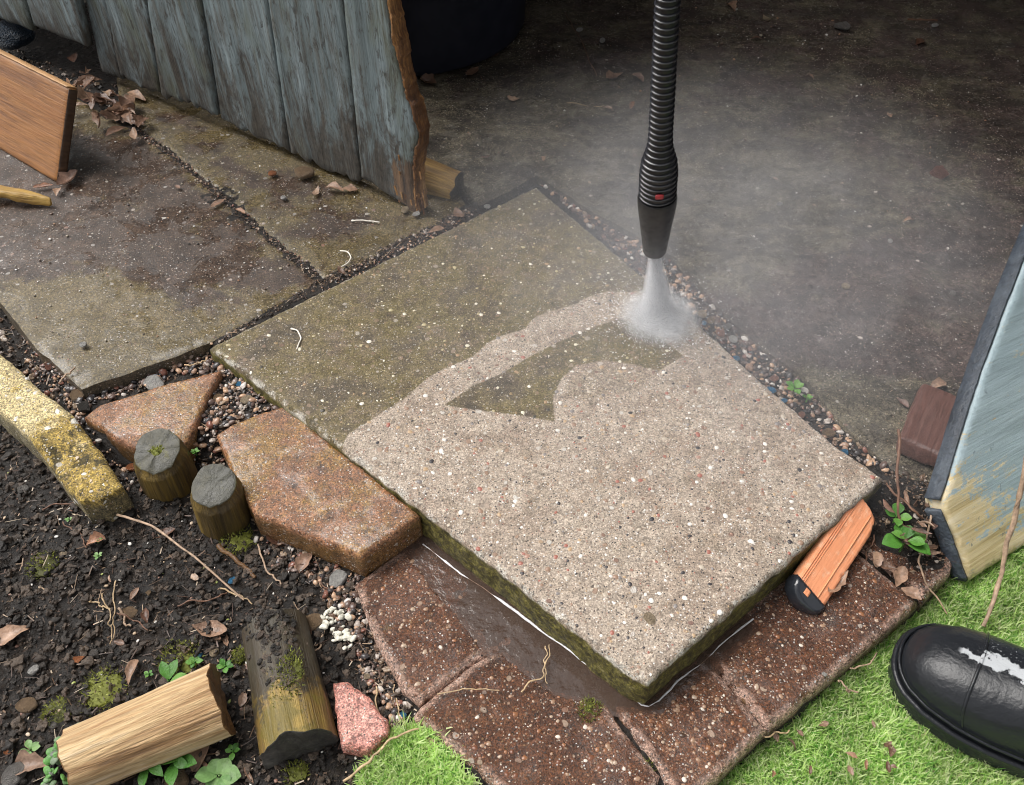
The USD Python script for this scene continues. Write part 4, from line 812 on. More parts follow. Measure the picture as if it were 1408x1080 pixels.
for k in range(420):
    t, e_ = r.uniform(0, 6.28), r.uniform(.02, .5); d_ = .03 + .075 * r.random() ** 1.6; q = hit + np.array([np.cos(t) * d_, np.sin(t) * d_, .001 + d_ * e_ * r.random()])
    for j_ in range(2): parts.append(move(_ICO0, xf(q + np.array([np.cos(t), np.sin(t), e_ * .6]) * .0009 * j_, 0, 0, 0, r.uniform(.0003, .0007))))
tag(obj('droplets', join(parts), 'spray_drop', P(spray)), kind='stuff')
mc = G(985, 330, .06); mr = np.array([.52, .5, .17]); volume_mat('mist_cloud', mc, mr, 1.6, 9, aniso=-.1, power=1.2, color=(.92, .93, .97))
mv, mf = _ICO[3]; tag(obj('mist', (mv * mr + mc, mf), 'mist_cloud'), kind='stuff')

# ------------------------------------------------------------------ rubber boot
toe, heel = G(1232, 905, -.075), G(1430, 1010, -.075)
bootm = frame(np.array([toe[0], toe[1], -.078]), np.array([*(heel - toe)[:2], 0]), ez=(0, 0, 1))
boot = thing('rubber_boot', 'black wet rubber wellington boot standing on the turf, toe towards the slab', 'boot', matrix=bootm)
def super_ring(x, wl, wr, h, n=48, e=2.4, z0=.0):
    t = np.arange(n) * 2 * np.pi / n; c, s = np.cos(t), np.sin(t)
    y = np.sign(c) * np.abs(c) ** (2 / e) * np.where(c > 0, wl, wr); z = np.where(s > 0, np.abs(s) ** (2 / e) * h, -np.abs(s) ** .5 * .012)
    return np.column_stack([np.full(n, x), y, z + .022 + z0])
xs = np.concatenate([[0.0, .002, .006, .012], np.linspace(.02, .30, 30)])
W = np.interp(xs, [0, .002, .006, .012, .02, .04, .07, .1, .15, .2, .25, .29, .3], [.004, .016, .026, .034, .041, .05, .0545, .054, .047, .041, .039, .034, .026])
Hh = np.interp(xs, [0, .002, .006, .012, .02, .04, .07, .1, .13, .16, .2, .25, .3], [.006, .016, .024, .031, .038, .047, .054, .062, .075, .095, .12, .13, .12])
rings = [super_ring(x, w * .97, w * 1.03, h) for x, w, h in zip(xs, W, Hh)]
def loft(rings):
    n = len(rings[0]); v = np.vstack(rings + [rings[0].mean(0)[None], rings[-1].mean(0)[None]]); k = len(rings)
    i, j = np.meshgrid(np.arange(k - 1), np.arange(n), indexing='ij'); i, j = i.ravel(), j.ravel(); j2 = (j + 1) % n
    f = np.vstack([np.column_stack([i * n + j, i * n + j2, (i + 1) * n + j2]), np.column_stack([i * n + j, (i + 1) * n + j2, (i + 1) * n + j])])
    jj = np.arange(n); j2 = (jj + 1) % n; e = (k - 1) * n
    f = np.vstack([f, np.column_stack([np.full(n, len(v) - 2), j2, jj]), np.column_stack([np.full(n, len(v) - 1), e + jj, e + j2])])
    t = trimesh.Trimesh(v, f, process=False); t.fix_normals(); return as_vf(t)
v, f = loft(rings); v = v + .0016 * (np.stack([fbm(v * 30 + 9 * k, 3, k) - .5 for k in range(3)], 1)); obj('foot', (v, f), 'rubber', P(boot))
def outline(off, x0=-.001, x1=.302):
    k = 60; x = np.concatenate([[0], np.geomspace(.002, .02, 6), np.linspace(.03, .3, k)]); w = np.interp(x, xs, W)
    up = np.column_stack([x, w * .97]); lo = np.column_stack([x, -w * 1.03])[::-1]; return Polygon(np.vstack([up, lo])).buffer(off)
def plate(poly, z0, z1): m_ = trimesh.creation.extrude_polygon(poly, z1 - z0, engine='earcut'); m_.apply_translation([0, 0, z0]); return as_vf(m_)
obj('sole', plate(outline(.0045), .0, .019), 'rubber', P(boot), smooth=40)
def loop_tube(poly, z, r, n=160):
    c = np.array([poly.exterior.interpolate(t, normalized=True).coords[0] for t in np.linspace(0, 1, n)]); return tube(np.column_stack([c, np.full(n, z)]), r, 10, cap=False)
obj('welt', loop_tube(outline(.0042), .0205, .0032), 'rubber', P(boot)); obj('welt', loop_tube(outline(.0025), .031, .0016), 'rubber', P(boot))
ring = super_ring(.062, np.interp(.062, xs, W) * .985, np.interp(.062, xs, W) * 1.04, np.interp(.062, xs, Hh) * 1.012); ring = ring[np.r_[-2:27]]; ring[:, 0] += .018 * (1 - np.clip((ring[:, 2] - .02) / .055, 0, 1)) ** 2
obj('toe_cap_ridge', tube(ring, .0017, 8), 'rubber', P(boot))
shaft = [np.column_stack([.225 + .075 * math.sin(0) + .072 * np.cos(t), .05 * np.sin(t), np.full(48, z)]) * np.array([1, 1 + .25 * (z > .2), 1]) for z in (.09, .14, .2, .28, .34) for t in [np.arange(48) * 2 * np.pi / 48]]
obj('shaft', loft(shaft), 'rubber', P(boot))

# ------------------------------------------------------------------ grass on the lawn
def instancer(name, protos, mat, pos, quats, scales, idx, kind='stuff', label=None, cat=None):
    path = numbered('/World', name); pi = UsdGeom.PointInstancer.Define(stage, path); UsdGeom.Scope.Define(stage, f'{path}/kinds')
    pi.CreatePrototypesRel()
    for k, p_ in enumerate(protos):
        p_, tn = (join(p_), tints(p_, k + 5)) if isinstance(p_, list) else (p_, np.full(len(p_[0]), (k * .618 + .1) % 1))
        mm = usdkit.mesh(stage, f'{path}/kinds/kind_{k:03d}', p_, LOOK[mat], smooth=True); UsdGeom.PrimvarsAPI(mm).CreatePrimvar('tint', Sdf.ValueTypeNames.FloatArray, 'vertex').Set(Vt.FloatArray.FromNumpy(tn.astype(np.float32))); pi.GetPrototypesRel().AddTarget(mm.GetPath())
    pi.CreatePositionsAttr(Vt.Vec3fArray.FromNumpy(pos.astype(np.float32))); pi.CreateProtoIndicesAttr(Vt.IntArray.FromNumpy(idx.astype(np.int32)))
    pi.CreateScalesAttr(Vt.Vec3fArray.FromNumpy(scales.astype(np.float32)))
    pi.CreateOrientationsAttr(Vt.QuathArray([Gf.Quath(float(q[0]), float(q[1]), float(q[2]), float(q[3])) for q in quats])); tag(pi, label, cat, kind=kind); return pi
def quat(yaw, tilt, tdir):
    """yaw about z, then a tilt about a horizontal axis."""
    a = np.stack([np.cos(yaw / 2), 0 * yaw, 0 * yaw, np.sin(yaw / 2)], 1); b = np.stack([np.cos(tilt / 2), np.sin(tilt / 2) * np.cos(tdir), np.sin(tilt / 2) * np.sin(tdir), 0 * tilt], 1)
    w = b[:, 0] * a[:, 0] - (b[:, 1:] * a[:, 1:]).sum(1); v = b[:, :1] * a[:, 1:] + a[:, :1] * b[:, 1:] + np.cross(b[:, 1:], a[:, 1:]); return np.column_stack([w, v])
def tuft(seed, nb=9):
    r = rng(seed); out = []
    for _ in range(nb):
        L, w, yaw, lean, bend = r.uniform(.010, .019), r.uniform(.0006, .0011), r.uniform(0, 6.28), r.uniform(.1, .9), r.uniform(.2, 1.1); bx_, by_ = r.normal(size=2) * .0035
        s = np.linspace(0, 1, 5); ang = lean + bend * s; st = L / 4; x = np.concatenate([[0], np.cumsum(np.sin(ang[:-1]) * st)]); z = np.concatenate([[0], np.cumsum(np.cos(ang[:-1]) * st)]); ww = w * (1 - s ** 2 * .85)
        v = np.vstack([np.column_stack([x, -ww, z]), np.column_stack([x, ww, z])]); q = np.arange(4); f = np.vstack([np.column_stack([q, q + 1, q + 6]), np.column_stack([q, q + 6, q + 5])])
        out.append(move((v, f), xf((bx_, by_, -.001), yaw)))
    return out
def scatter(poly, n, seed):
    r = rng(seed); x0, y0, x1, y1 = poly.bounds; p = r.uniform((x0, y0), (x1, y1), (n * 30, 2)); return p[shapely.contains(poly, shapely.points(p))][:n]
view = Polygon(GP([(600, 1420), (700, 1050), (940, 900), (1300, 700), (1700, 560), (1800, 1420)], -.08))
gp = scatter(lawn_poly.intersection(view), int(13000 * lawn_poly.intersection(view).area / lawn_poly.intersection(Polygon(GP([(880, 1180), (940, 900), (1300, 700), (1560, 620), (1560, 1180)], -.08))).area), 5); r = rng(6); n = len(gp)
gp = gp[(n3(gp, 30, 9, 3) + r.random(n) * .25) > .40]; n = len(gp)
instancer('grass', [tuft(k) for k in range(8)], 'turf_blade', np.column_stack([gp, lawn_z(gp)]), quat(r.uniform(0, 6.28, n), np.abs(r.normal(.35, .2, n)), r.normal(-2.4, .7, n)), np.repeat(r.uniform(.75, 1.25, n)[:, None], 3, 1), r.integers(0, 8, n))
gp = scatter(lawn_patch, 900, 7); n = len(gp); pz = np.maximum(soil_z(gp), -.078) + .001
instancer('grass', [tuft(k + 20) for k in range(5)], 'turf_blade', np.column_stack([gp, pz]), quat(r.uniform(0, 6.28, n), np.abs(r.normal(.3, .2, n)), r.uniform(0, 6.28, n)), np.repeat(r.uniform(.7, 1.2, n)[:, None], 3, 1), r.integers(0, 5, n))

# ------------------------------------------------------------------ soil crumbs and joint gravel
soil_zone = Polygon(GP([(-150, 412), (0, 574), (68, 642), (106, 688), (180, 640), (330, 720), (480, 780), (490, 860), (560, 970), (640, 1080), (660, 1200), (-260, 1250)], -.05))
sp_ = scatter(soil_zone, 17000, 15); r = rng(16); n = len(sp_); sc = .0009 + .0048 * r.random(n) ** 5
instancer('soil_crumbs', [stone(k + 50, 2, 1.1, (1, .85, .6)) if k % 2 else shard(k + 70, (1, .75, .5)) for k in range(12)], 'soil_crumb', np.column_stack([sp_, soil_z(sp_) + sc * .2]), quat(r.uniform(0, 6.28, n), r.uniform(0, 1, n), r.uniform(0, 6.28, n)), np.repeat(sc[:, None], 3, 1) * r.uniform(.7, 1.3, (n, 3)), r.integers(0, 12, n))
zones = [[(-150, 300), (-20, 385), (50, 478), (112, 536), (240, 492), (290, 472), (305, 500), (235, 527), (135, 560), (100, 572), (60, 532), (0, 484), (-160, 316)], [(1213, 652), (1290, 640), (1300, 700), (1336, 795), (1268, 790), (1236, 715), (1205, 700)], [(-60, 0), (10, 60), (130, 110), (160, 110), (160, 150), (60, 110), (-60, 60)],
         [(440, 384), (300, 466), (288, 474), (300, 474), (440, 396), (600, 322), (640, 305), (650, 285), (600, 302)], [(188, 170), (345, 298), (444, 384), (436, 392), (330, 303), (180, 182)], [(742, 248), (868, 328), (968, 400), (1062, 491), (1136, 562), (1222, 648), (1150, 618), (1030, 512), (870, 370)], [(284, 480), (395, 556), (300, 600), (300, 650), (255, 615)], [(340, 712), (440, 748), (494, 775), (488, 810), (575, 985), (520, 960), (430, 800)]]
zp = np.vstack([scatter(Polygon(GP(q, zq)).buffer(0), n_, 150 + k) for k, (q, n_, zq) in enumerate(zip(zones, (1700, 900, 700, 1500, 900, 1300, 800, 1000), (-.025, -.02, -.02, -.005, -.005, -.015, -.025, -.055)))])
r = rng(161); n = len(zp); sc = .0007 + .0036 * r.random(n) ** 4; sc[3300:5700] *= .6
instancer('soil_crumbs', [stone(k + 150, 2, 1.0, (1, .85, .6)) if k % 2 else shard(k + 170, (1, .75, .5)) for k in range(12)], 'joint_crumb', np.column_stack([zp, soil_z(zp) + sc * .3]), quat(r.uniform(0, 6.28, n), r.uniform(0, 1, n), r.uniform(0, 6.28, n)), np.repeat(sc[:, None], 3, 1) * r.uniform(.7, 1.3, (n, 3)), r.integers(0, 12, n))
lp = np.vstack([scatter(soil_zone, 3200, 17), zp[::4]]); r = rng(18); lz_ = soil_z(lp); parts = []
for k in range(len(lp)):
    L = .002 + .016 * r.random() ** 4; yaw = r.uniform(0, 6.28); parts.append(move(rbox(L, .0004 + .0012 * r.random() ** 2, .0005, (3, 1, 1), .0006, k, 120, .0002), xf((lp[k, 0], lp[k, 1], lz_[k] + .001 + .002 * r.random()), yaw, r.normal() * .3, r.normal() * .3)))
tag(obj_parts('soil_litter', parts, 'litter_mix', smooth=False), kind='stuff')
lp = scatter(soil_zone, 420, 19); lz_ = soil_z(lp)
tag(obj_parts('soil_flecks', [move(stone(k, 1, .4, (1, .8, .5)), xf((lp[k, 0], lp[k, 1], lz_[k] + .001), k, .3, .2, .0009 + .002 * r.random() ** 2)) for k in range(len(lp))], 'fleck_mix'), kind='stuff')
def gravel(name, pts, n, rr, seed, z=-.02, lift=.002):
    poly = Polygon(GP(pts, z)).buffer(0); r = rng(seed); p = scatter(poly, n, seed); parts = []; pr0 = [stone(seed + k, 2 if k < 4 else 1, .3) for k in range(8)]
    zz = soil_z(p)
    for k in range(len(p)):
        s = rr[0] * (rr[1] / rr[0]) ** (r.random() ** 1.8); parts.append(move(pr0[k % 8], xf((p[k, 0], p[k, 1], zz[k] + s * .25 + lift * r.random()), r.uniform(0, 6.28), r.normal() * .4, r.normal() * .4, s)))
    return tag(obj_parts(name, parts, 'gravel_mix'), kind='stuff')
gravel('gravel', [(742, 248), (800, 288), (868, 328), (928, 362), (962, 400), (1000, 442), (1060, 491), (1104, 524), (1134, 562), (1180, 608), (1220, 648), (1212, 655), (1150, 612), (1092, 562), (1030, 508), (960, 444), (870, 367)], 900, (.0015, .0056), 21, z=-.014)
gravel('gravel', [(282, 472), (300, 480), (395, 556), (340, 575), (298, 598), (300, 640), (270, 625), (256, 612), (284, 550), (303, 505), (236, 522), (135, 553), (112, 566), (100, 560), (112, 540), (200, 505)], 560, (.0014, .006), 22)
gravel('gravel', [(20, 440), (60, 480), (110, 535), (118, 575), (150, 610), (180, 640), (170, 660), (110, 580), (20, 500)], 260, (.0015, .0055), 23)
gravel('gravel', [(340, 712), (440, 748), (492, 772), (486, 806), (500, 860), (470, 850), (430, 790), (350, 740)], 190, (.0014, .005), 24)
gravel('gravel', [(655, 288), (735, 246), (738, 258), (600, 328), (440, 408), (436, 394), (520, 352)], 420, (.0007, .0024), 25, z=-.005)
gravel('gravel', [(186, 172), (262, 226), (345, 298), (446, 378), (438, 386), (335, 304), (250, 230), (180, 182)], 300, (.0007, .0022), 27, z=-.005)
gravel('gravel', [(490, 860), (560, 960), (575, 1000), (640, 1075), (600, 1040), (540, 1000), (470, 880)], 160, (.0014, .0045), 26)
def grit_on(pts, n, rr, z, seed, mat='floor_grit', name='grit'):
    poly = Polygon(GP(pts, z)); return tag(obj_parts(name, embed(poly, n, rr, z, seed, 1, .6), mat), kind='stuff')
grit_on([(600, 260), (560, 120), (700, 80), (760, 0), (1408, 0), (1408, 320), (1300, 560), (1210, 610), (1100, 510), (960, 370), (740, 235)], 560, (.0007, .0024), -.006, 41)
grit_on([(120, 200), (190, 190), (430, 240), (560, 300), (430, 385), (290, 460), (110, 525), (10, 400), (10, 290)], 420, (.0007, .0026), -.003, 42)
grit_on([(620, 22), (838, 102), (1048, 199), (1160, 252), (1300, 314), (1300, 322), (1160, 262), (1048, 209), (838, 112), (620, 30)], 260, (.0008, .0032), -.006, 44)
grit_on([(960, 45), (1010, 10), (1150, 20), (1180, 60), (1050, 90), (980, 80)], 70, (.001, .005), -.006, 43)

# ------------------------------------------------------------------ loose pebbles, chips and scraps, each its own thing
def pebble(px, py, size, mat, label, z=None, cat='pebble', kind='stone', group=None, name=None, flat=(1, .8, .55), yaw=None, seed=None):
    g0 = G(px, py, 0 if z is None else z); zz = soil_z(np.array([g0[:2]]))[0] if z is None else z
    if z is None: g0 = G(px, py, zz); 
    s = size * .5 * np.linalg.norm(g0 - EYE) / FOC; seed = seed or int(px * 7 + py * 3)
    v, f = (stone(seed, 2, .25, flat) if kind == 'stone' else shard(seed, flat))
    o = UsdGeom.Mesh(obj(name or ('pebble' if kind == 'stone' else 'chip'), (v, f), mat + '_stone', smooth=kind == 'stone'))
    o.AddTransformOp().Set(Gf.Matrix4d(*xf((g0[0], g0[1], zz + s * flat[2] * .45), (seed % 63) / 10 if yaw is None else yaw, .1, .1, s).T.ravel().tolist())); tag(o, label, cat, group)
F_ = -.006
for a in ((1156, 40, 26, 'grey', 'pale grey stone chip on the dark wet floor near the top', F_, 'stone chip', 'shard'), (1053, 27, 15, 'cream', 'cream stone chip on the dark floor right of the lance', F_, 'stone chip', 'shard'),
          (1292, 241, 27, 'redbrown', 'red-brown brick crumb on the dark wet floor at the right', F_, 'brick crumb', 'shard'), (797, 42, 9, 'white', 'small white round bead on the dark floor left of the lance, upper one', F_, 'pebble', 'stone'),
          (828, 57, 9, 'white', 'small white round bead on the dark floor left of the lance, lower one', F_, 'pebble', 'stone'), (1163, 395, 12, 'cream', 'cream pebble on the wet brown floor below the mist', F_, 'pebble', 'stone'),
          (1310, 404, 8, 'grey', 'grey pebble on the brown floor beside the painted gate', F_, 'pebble', 'stone'), (1224, 332, 7, 'white', 'white stone speck on the floor right of centre', F_, 'pebble', 'stone'), (1072, 281, 8, 'white', 'white stone speck in the misty floor area', F_, 'pebble', 'stone'), (1285, 36, 8, 'white', 'white pebble beside the thin stick at the top right', F_, 'pebble', 'stone'),
          (375, 240, 11, 'orange', 'orange-tan pebble under the plank wall', 0, 'pebble', 'stone'), (419, 240, 25, 'tan', 'round tan stone lying below the plank wall', .004, 'stone', 'stone'), (390, 273, 9, 'white', 'white pebble below the round tan stone', 0, 'pebble', 'stone'),
          (192, 165, 9, 'white', 'white pebble at the edge of the leaf heap', 0, 'pebble', 'stone'), (115, 475, 11, 'white', 'white pebble on the olive slab above the kerb', 0, 'pebble', 'stone'), (70, 505, 16, 'redbrown', 'red-brown pebble beside the yellow kerb', None, 'pebble', 'stone'),
          (107, 546, 20, 'tan', 'brown round pebble above the triangular slab', None, 'pebble', 'stone'), (119, 562, 22, 'dark', 'dark brown stone chip touching the triangular slab', None, 'stone chip', 'shard'), (213, 530, 26, 'white', 'long white pebble above the triangular slab', None, 'pebble', 'stone'), (203, 514, 12, 'pinkish', 'pinkish pebble beside the long white one', None, 'pebble', 'stone'),
          (300, 548, 14, 'tan', 'tan pebble in the gravel beside the triangular slab', None, 'pebble', 'stone'), (340, 552, 17, 'cream', 'cream pebble in the gravel above the long red slab', None, 'pebble', 'stone'), (269, 608, 22, 'white', 'white stone chip beside the left stake', None, 'stone chip', 'shard'), (299, 589, 12, 'white', 'white pebble at the corner of the long red slab', None, 'pebble', 'stone'), (150, 610, 24, 'grey', 'grey pebble between kerb and left stake', None, 'pebble', 'stone'), (183, 644, 15, 'orange', 'orange-brown pebble at the foot of the left stake', None, 'pebble', 'stone'),
          (31, 677, 18, 'grey', 'grey round pebble on the soil below the kerb', None, 'pebble', 'stone'), (178, 845, 22, 'tan', 'tan-grey oval pebble beside the pine needles', None, 'pebble', 'stone'), (270, 877, 24, 'grey', 'grey angular stone on the soil above the pale log', None, 'stone', 'shard'), (295, 898, 13, 'cream', 'cream pebble right of the grey angular stone', None, 'pebble', 'stone'), (38, 971, 24, 'tan', 'flat brown pebble on the soil at the far left', None, 'pebble', 'stone'),
          (110, 904, 19, 'orange', 'orange-red brick flake on the dark soil', None, 'brick crumb', 'shard'), (465, 798, 27, 'white', 'white stone beside the long red slab', None, 'stone', 'stone'), (433, 858, 30, 'tan', 'brown stone resting above the mossy log', None, 'stone', 'stone'), (47, 922, 13, 'white', 'white pebble on the soil left of the pale log', None, 'pebble', 'stone'), (72, 998, 14, 'grey', 'pale grey pebble above the pale log end', None, 'pebble', 'stone'), (88, 762, 12, 'cream', 'cream chip on the soil in the left half', None, 'stone chip', 'shard'), (205, 817, 12, 'tan', 'tan chip above the grey angular stone', None, 'stone chip', 'shard'), (245, 1072, 34, 'tan', 'large pale brown stone at the bottom edge among green leaves', None, 'stone', 'stone'), (22, 1066, 30, 'grey', 'mossy grey stone at the bottom left corner', None, 'stone', 'stone'), (12, 1030, 16, 'orange', 'orange-brown pebble at the left edge near the bottom', None, 'pebble', 'stone'),
          (557, 290, 12, 'cream', 'cream pebble at the foot of the rotten wall edge, left one', 0, 'pebble', 'stone'), (572, 296, 14, 'white', 'white chip at the foot of the rotten wall edge, right one', 0, 'stone chip', 'shard'), (670, 285, 9, 'white', 'white pebble beside the slab back joint', 0, 'pebble', 'stone'), (505, 931, 10, 'cream', 'cream pebble between pink brick and edging brick', None, 'pebble', 'stone'), (1133, 928, 8, 'white', 'white chip on the corner of the edging brick', -.048, 'stone chip', 'shard'),
          (965, 433, 14, 'cream', 'cream pebble in the joint beside the spray, upper one', -.012, 'pebble', 'stone'), (978, 441, 13, 'tan', 'tan pebble in the joint beside the spray, lower one', -.012, 'pebble', 'stone'), (990, 459, 14, 'pinkish', 'pink pebble in the slab joint', -.012, 'pebble', 'stone'), (1008, 468, 15, 'white', 'white pebble in the slab joint below the spray', -.012, 'pebble', 'stone'), (1064, 522, 13, 'pinkish', 'reddish pebble in the slab joint near the small weed', -.012, 'pebble', 'stone'), (1139, 597, 17, 'tan', 'tan pebble in the lower slab joint', -.014, 'pebble', 'stone'), (1102, 572, 11, 'pinkish', 'small pink pebble in the joint midway', -.012, 'pebble', 'stone'), (893, 853, 20, 'cream', 'flat peach stone set in the slab near its front corner', -.003, 'stone', 'stone'), (1000, 450, 12, 'grey', 'grey pebble touching the pink pebble in the joint', -.012, 'pebble', 'stone')):
    pebble(a[0], a[1], a[2], a[3], a[4], a[5], a[6], a[7])
for px, py, s, lab in ((213, 521, 13, 'bright blue pebble in the gravel left of the triangular slab tip'), (262, 487, 11, 'bright blue pebble at the back corner of the raised slab'), (142, 533, 12, 'bright blue pebble above the kerb end'), (330, 530, 10, 'bright blue pebble above the long red slab'), (1012, 494, 11, 'bright blue pebble in the joint by the washed slab'), (1060, 538, 14, 'bright blue pebble beside the joint weed'), (1160, 624, 13, 'bright blue pebble at the right end of the joint'), (968, 445, 8, 'small blue pebble under the mist edge'), (320, 799, 12, 'bright blue pellet on the soil by the long twig'), (274, 900, 13, 'pale blue pellet beside the cream pebble on soil'), (554, 984, 11, 'blue pellet beside the small grass patch'), (1078, 552, 9, 'little blue pebble between reddish ones in the joint')):
    pebble(px, py, s, 'blue', lab, -.010 if 300 < px and py < 640 and px > 900 else None, group=None)
pebble(20, 55, 44, 'darkblue', 'dark blue rounded plastic cap behind the tilted plank', .01, 'cap', 'stone', name='plastic_cap', flat=(1, 1, .6))

def lay_leaf(px, py, ln_px, yaw, label, z=None, mat='dead_leaf', wd=.5, cat='leaf', group=None, seed=None, tilt=0.0, curl=.8, name='dead_leaf', lift=.001):
    g0 = G(px, py, -.05 if z is None else z); zz = soil_z(np.array([g0[:2]]))[0] if z is None else z; g0 = G(px, py, zz); s = ln_px * np.linalg.norm(g0 - EYE) / FOC; seed = seed or int(px * 3 + py * 11)
    o = obj(name, leaf(seed, 1, wd, curl), mat); o.AddTransformOp().Set(Gf.Matrix4d(*xf((g0[0], g0[1], zz + lift), yaw, tilt, tilt * .5, s).T.ravel().tolist())); tag(o, label, cat, group)
r = rng(77)
for k in range(46):                       # the heap between plank and wall
    t = r.random(); px, py = 100 + 95 * t + r.normal() * 10, 100 + 75 * t + r.normal() * 20 + (20 if r.random() < .4 else 0)
    if px < 92 or (py > 190): continue
    lay_leaf(px, py, r.uniform(16, 34), r.uniform(0, 6.28), 'brown dead leaf in the heap between the tilted plank and the plank wall', .002 + .018 * r.random(), wd=r.uniform(.3, .65), group='dead leaves heaped by the plank wall', seed=400 + k, tilt=r.normal() * .5)
for k, (px, py, l, lab, z) in enumerate(((1040, 55, 15, 'orange-brown leaf scrap right of the lance near the top', F_), (1222, 160, 11, 'tan leaf scrap on the misty floor', F_), (1248, 305, 14, 'tan curled leaf scrap below the red brick crumb', F_), (1115, 107, 10, 'peach leaf scrap right of the lance', F_), (845, 107, 26, 'long pale leaf strip left of the lance, first one', F_), (876, 109, 22, 'long pale leaf strip left of the lance, touching it', F_),
        (680, 78, 14, 'brown leaf standing at the foot of the barrel', F_), (590, 115, 26, 'pale crumpled leaf at the foot of the barrel', F_), (650, 100, 26, 'grey leaf scraps along the barrel base', F_), (835, 150, 14, 'brown leaf on the floor left of the lance', F_), (868, 148, 20, 'pale brown crumpled leaf beside the lance', F_), (707, 138, 18, 'yellowish curled leaf on the floor', F_), (747, 219, 12, 'small reddish leaf above the slab back corner', F_), (667, 218, 13, 'small dull red leaf near the wood stub', F_), (1005, 12, 22, 'pale leaf near the top right of the lance', F_), (1290, 532, 26, 'grey crumpled leaf beside the wood block', F_), (1240, 555, 20, 'dark leaf beside the wood block', F_), (1265, 60, 18, 'rust leaf scrap near the thin stick', F_),
        (245, 258, 10, 'small tan leaf scrap on the dark slab', 0), (300, 280, 22, 'grey leaf scraps in the slab joint', 0), (330, 292, 18, 'pale leaf scrap in the slab joint', 0), (95, 250, 34, 'pale crumpled leaf at the lower corner of the tilted plank', 0), (460, 262, 26, 'pale leaf under the plank wall, left one', 0), (435, 265, 20, 'pinkish leaf under the plank wall', 0), (480, 262, 22, 'pale leaf under the plank wall, right one', 0), (80, 265, 16, 'orange leaf scrap below the plank corner', 0), (60, 258, 22, 'grey leaf strip below the tilted plank', 0), (630, 296, 24, 'pinkish leaf bits beside the wood stub', 0), (600, 318, 22, 'reddish leaf bits in the back joint', 0), (470, 375, 18, 'reddish leaf at the slab joint corner', 0),
        (1150, 805, 44, 'curled pink-brown dead leaf beside the orange tool', -.045), (1252, 818, 26, 'brown leaf on the brick joint near the boot', -.045), (1236, 795, 34, 'brown curled leaf in the brick joint', -.045), (1215, 780, 30, 'dark brown leaf near the green plant', -.045), (1205, 770, 24, 'grey wet leaf beside the orange tool', -.045),
        (290, 868, 46, 'pinkish dead leaf on the soil above the pale log', None), (183, 925, 32, 'dark dead leaf strip on the soil', None), (45, 1055, 40, 'pale dead leaf near the bottom left corner', None), (270, 1030, 56, 'pinkish dead leaf under the pale log', None), (225, 735, 30, 'brown dead leaf on the soil below the stakes', None), (310, 880, 26, 'pale dead leaf near the yellow-green moss', None), (20, 876, 40, 'brown dead leaf at the left edge', None), (590, 1030, 40, 'brown dead leaf in the small grass patch', -.06), (205, 670, 30, 'grey-brown leaf at the foot of the left stake', None), (385, 745, 40, 'brown dead leaf beside the right stake', None), (420, 775, 36, 'pinkish dead leaf below the long red slab', None))):
    lay_leaf(px, py, l, (k * 1.7) % 6.28, lab, z, wd=.35 + .3 * ((k * 37) % 10) / 10)
for px, py, lab in ((790, 985, 'dead leaf crumb')) if False else (): pass
r = rng(78)
for k in range(26):
    px, py = r.uniform(20, 460), r.uniform(700, 1070); 
    lay_leaf(px, py, r.uniform(9, 24), r.uniform(0, 6.28), 'small brown leaf fragment scattered on the dark soil', None, wd=r.uniform(.2, .6), group='leaf fragments on the dark soil', seed=500 + k, tilt=r.normal() * .3, lift=.003)
for k in range(18):
    px, py = r.uniform(1215, 1290), r.uniform(660, 770)
    lay_leaf(px, py, r.uniform(10, 26), r.uniform(0, 6.28), 'dark rotted leaf fragment in the debris left of the painted gate', None, wd=r.uniform(.2, .5), group='rotted leaf fragments by the painted gate', seed=560 + k, tilt=r.normal() * .5, lift=.004)
for k in range(16):
    px, py = r.uniform(1060, 1240), r.uniform(930, 1070)
    lay_leaf(px, py, r.uniform(8, 18), r.uniform(0, 6.28), 'small brown leaf crumb lying on the green turf', -.074, wd=r.uniform(.3, .6), group='leaf crumbs on the turf', seed=600 + k, tilt=r.normal() * .3)

# twigs ------------------------------------------------------------------
def stick(pts, r0, r1, mat, label, z=None, cat='twig', name='twig', seed=None, wob=.004):
    q = []
    for p_ in pts:
        if len(p_) == 3: q.append(G(*p_)); continue
        g0 = G(p_[0], p_[1], -.05 if z is None else z); zz = soil_z(np.array([g0[:2]]))[0] + .004 if z is None else z; q.append(G(p_[0], p_[1], zz))
    tag(obj(name, twig(q, r0, r1, seed or int(pts[0][0] + pts[0][1]), wob), mat), label, cat)
stick([(160, 706, -.03), (205, 721, -.02), (260, 760, -.02), (338, 824, -.04)], .0016, .001, 'twig_pale', 'long pale twig lying across the soil below the stakes')
stick([(58, 700), (100, 692), (160, 686)], .001, .0008, 'twig_brown', 'reddish thin twig at the end of the kerb')
stick([(158, 800, -.02), (157, 840, -.03), (155, 885, -.045)], .0008, .0005, 'straw', 'upright dry pine needle on the soil, right one'); stick([(140, 812, -.02), (150, 850, -.03), (153, 885, -.045)], .0008, .0005, 'straw', 'upright dry pine needle on the soil, left one'); stick([(122, 826), (150, 838)], .001, .0008, 'straw', 'short straw piece crossing the pine needles'); stick([(164, 838), (178, 864)], .0014, .001, 'twig_pale', 'short pale stub of twig beside the pine needles'); stick([(165, 845), (202, 864)], .0008, .0006, 'twig_brown', 'thin brown twig beside the tan oval pebble')
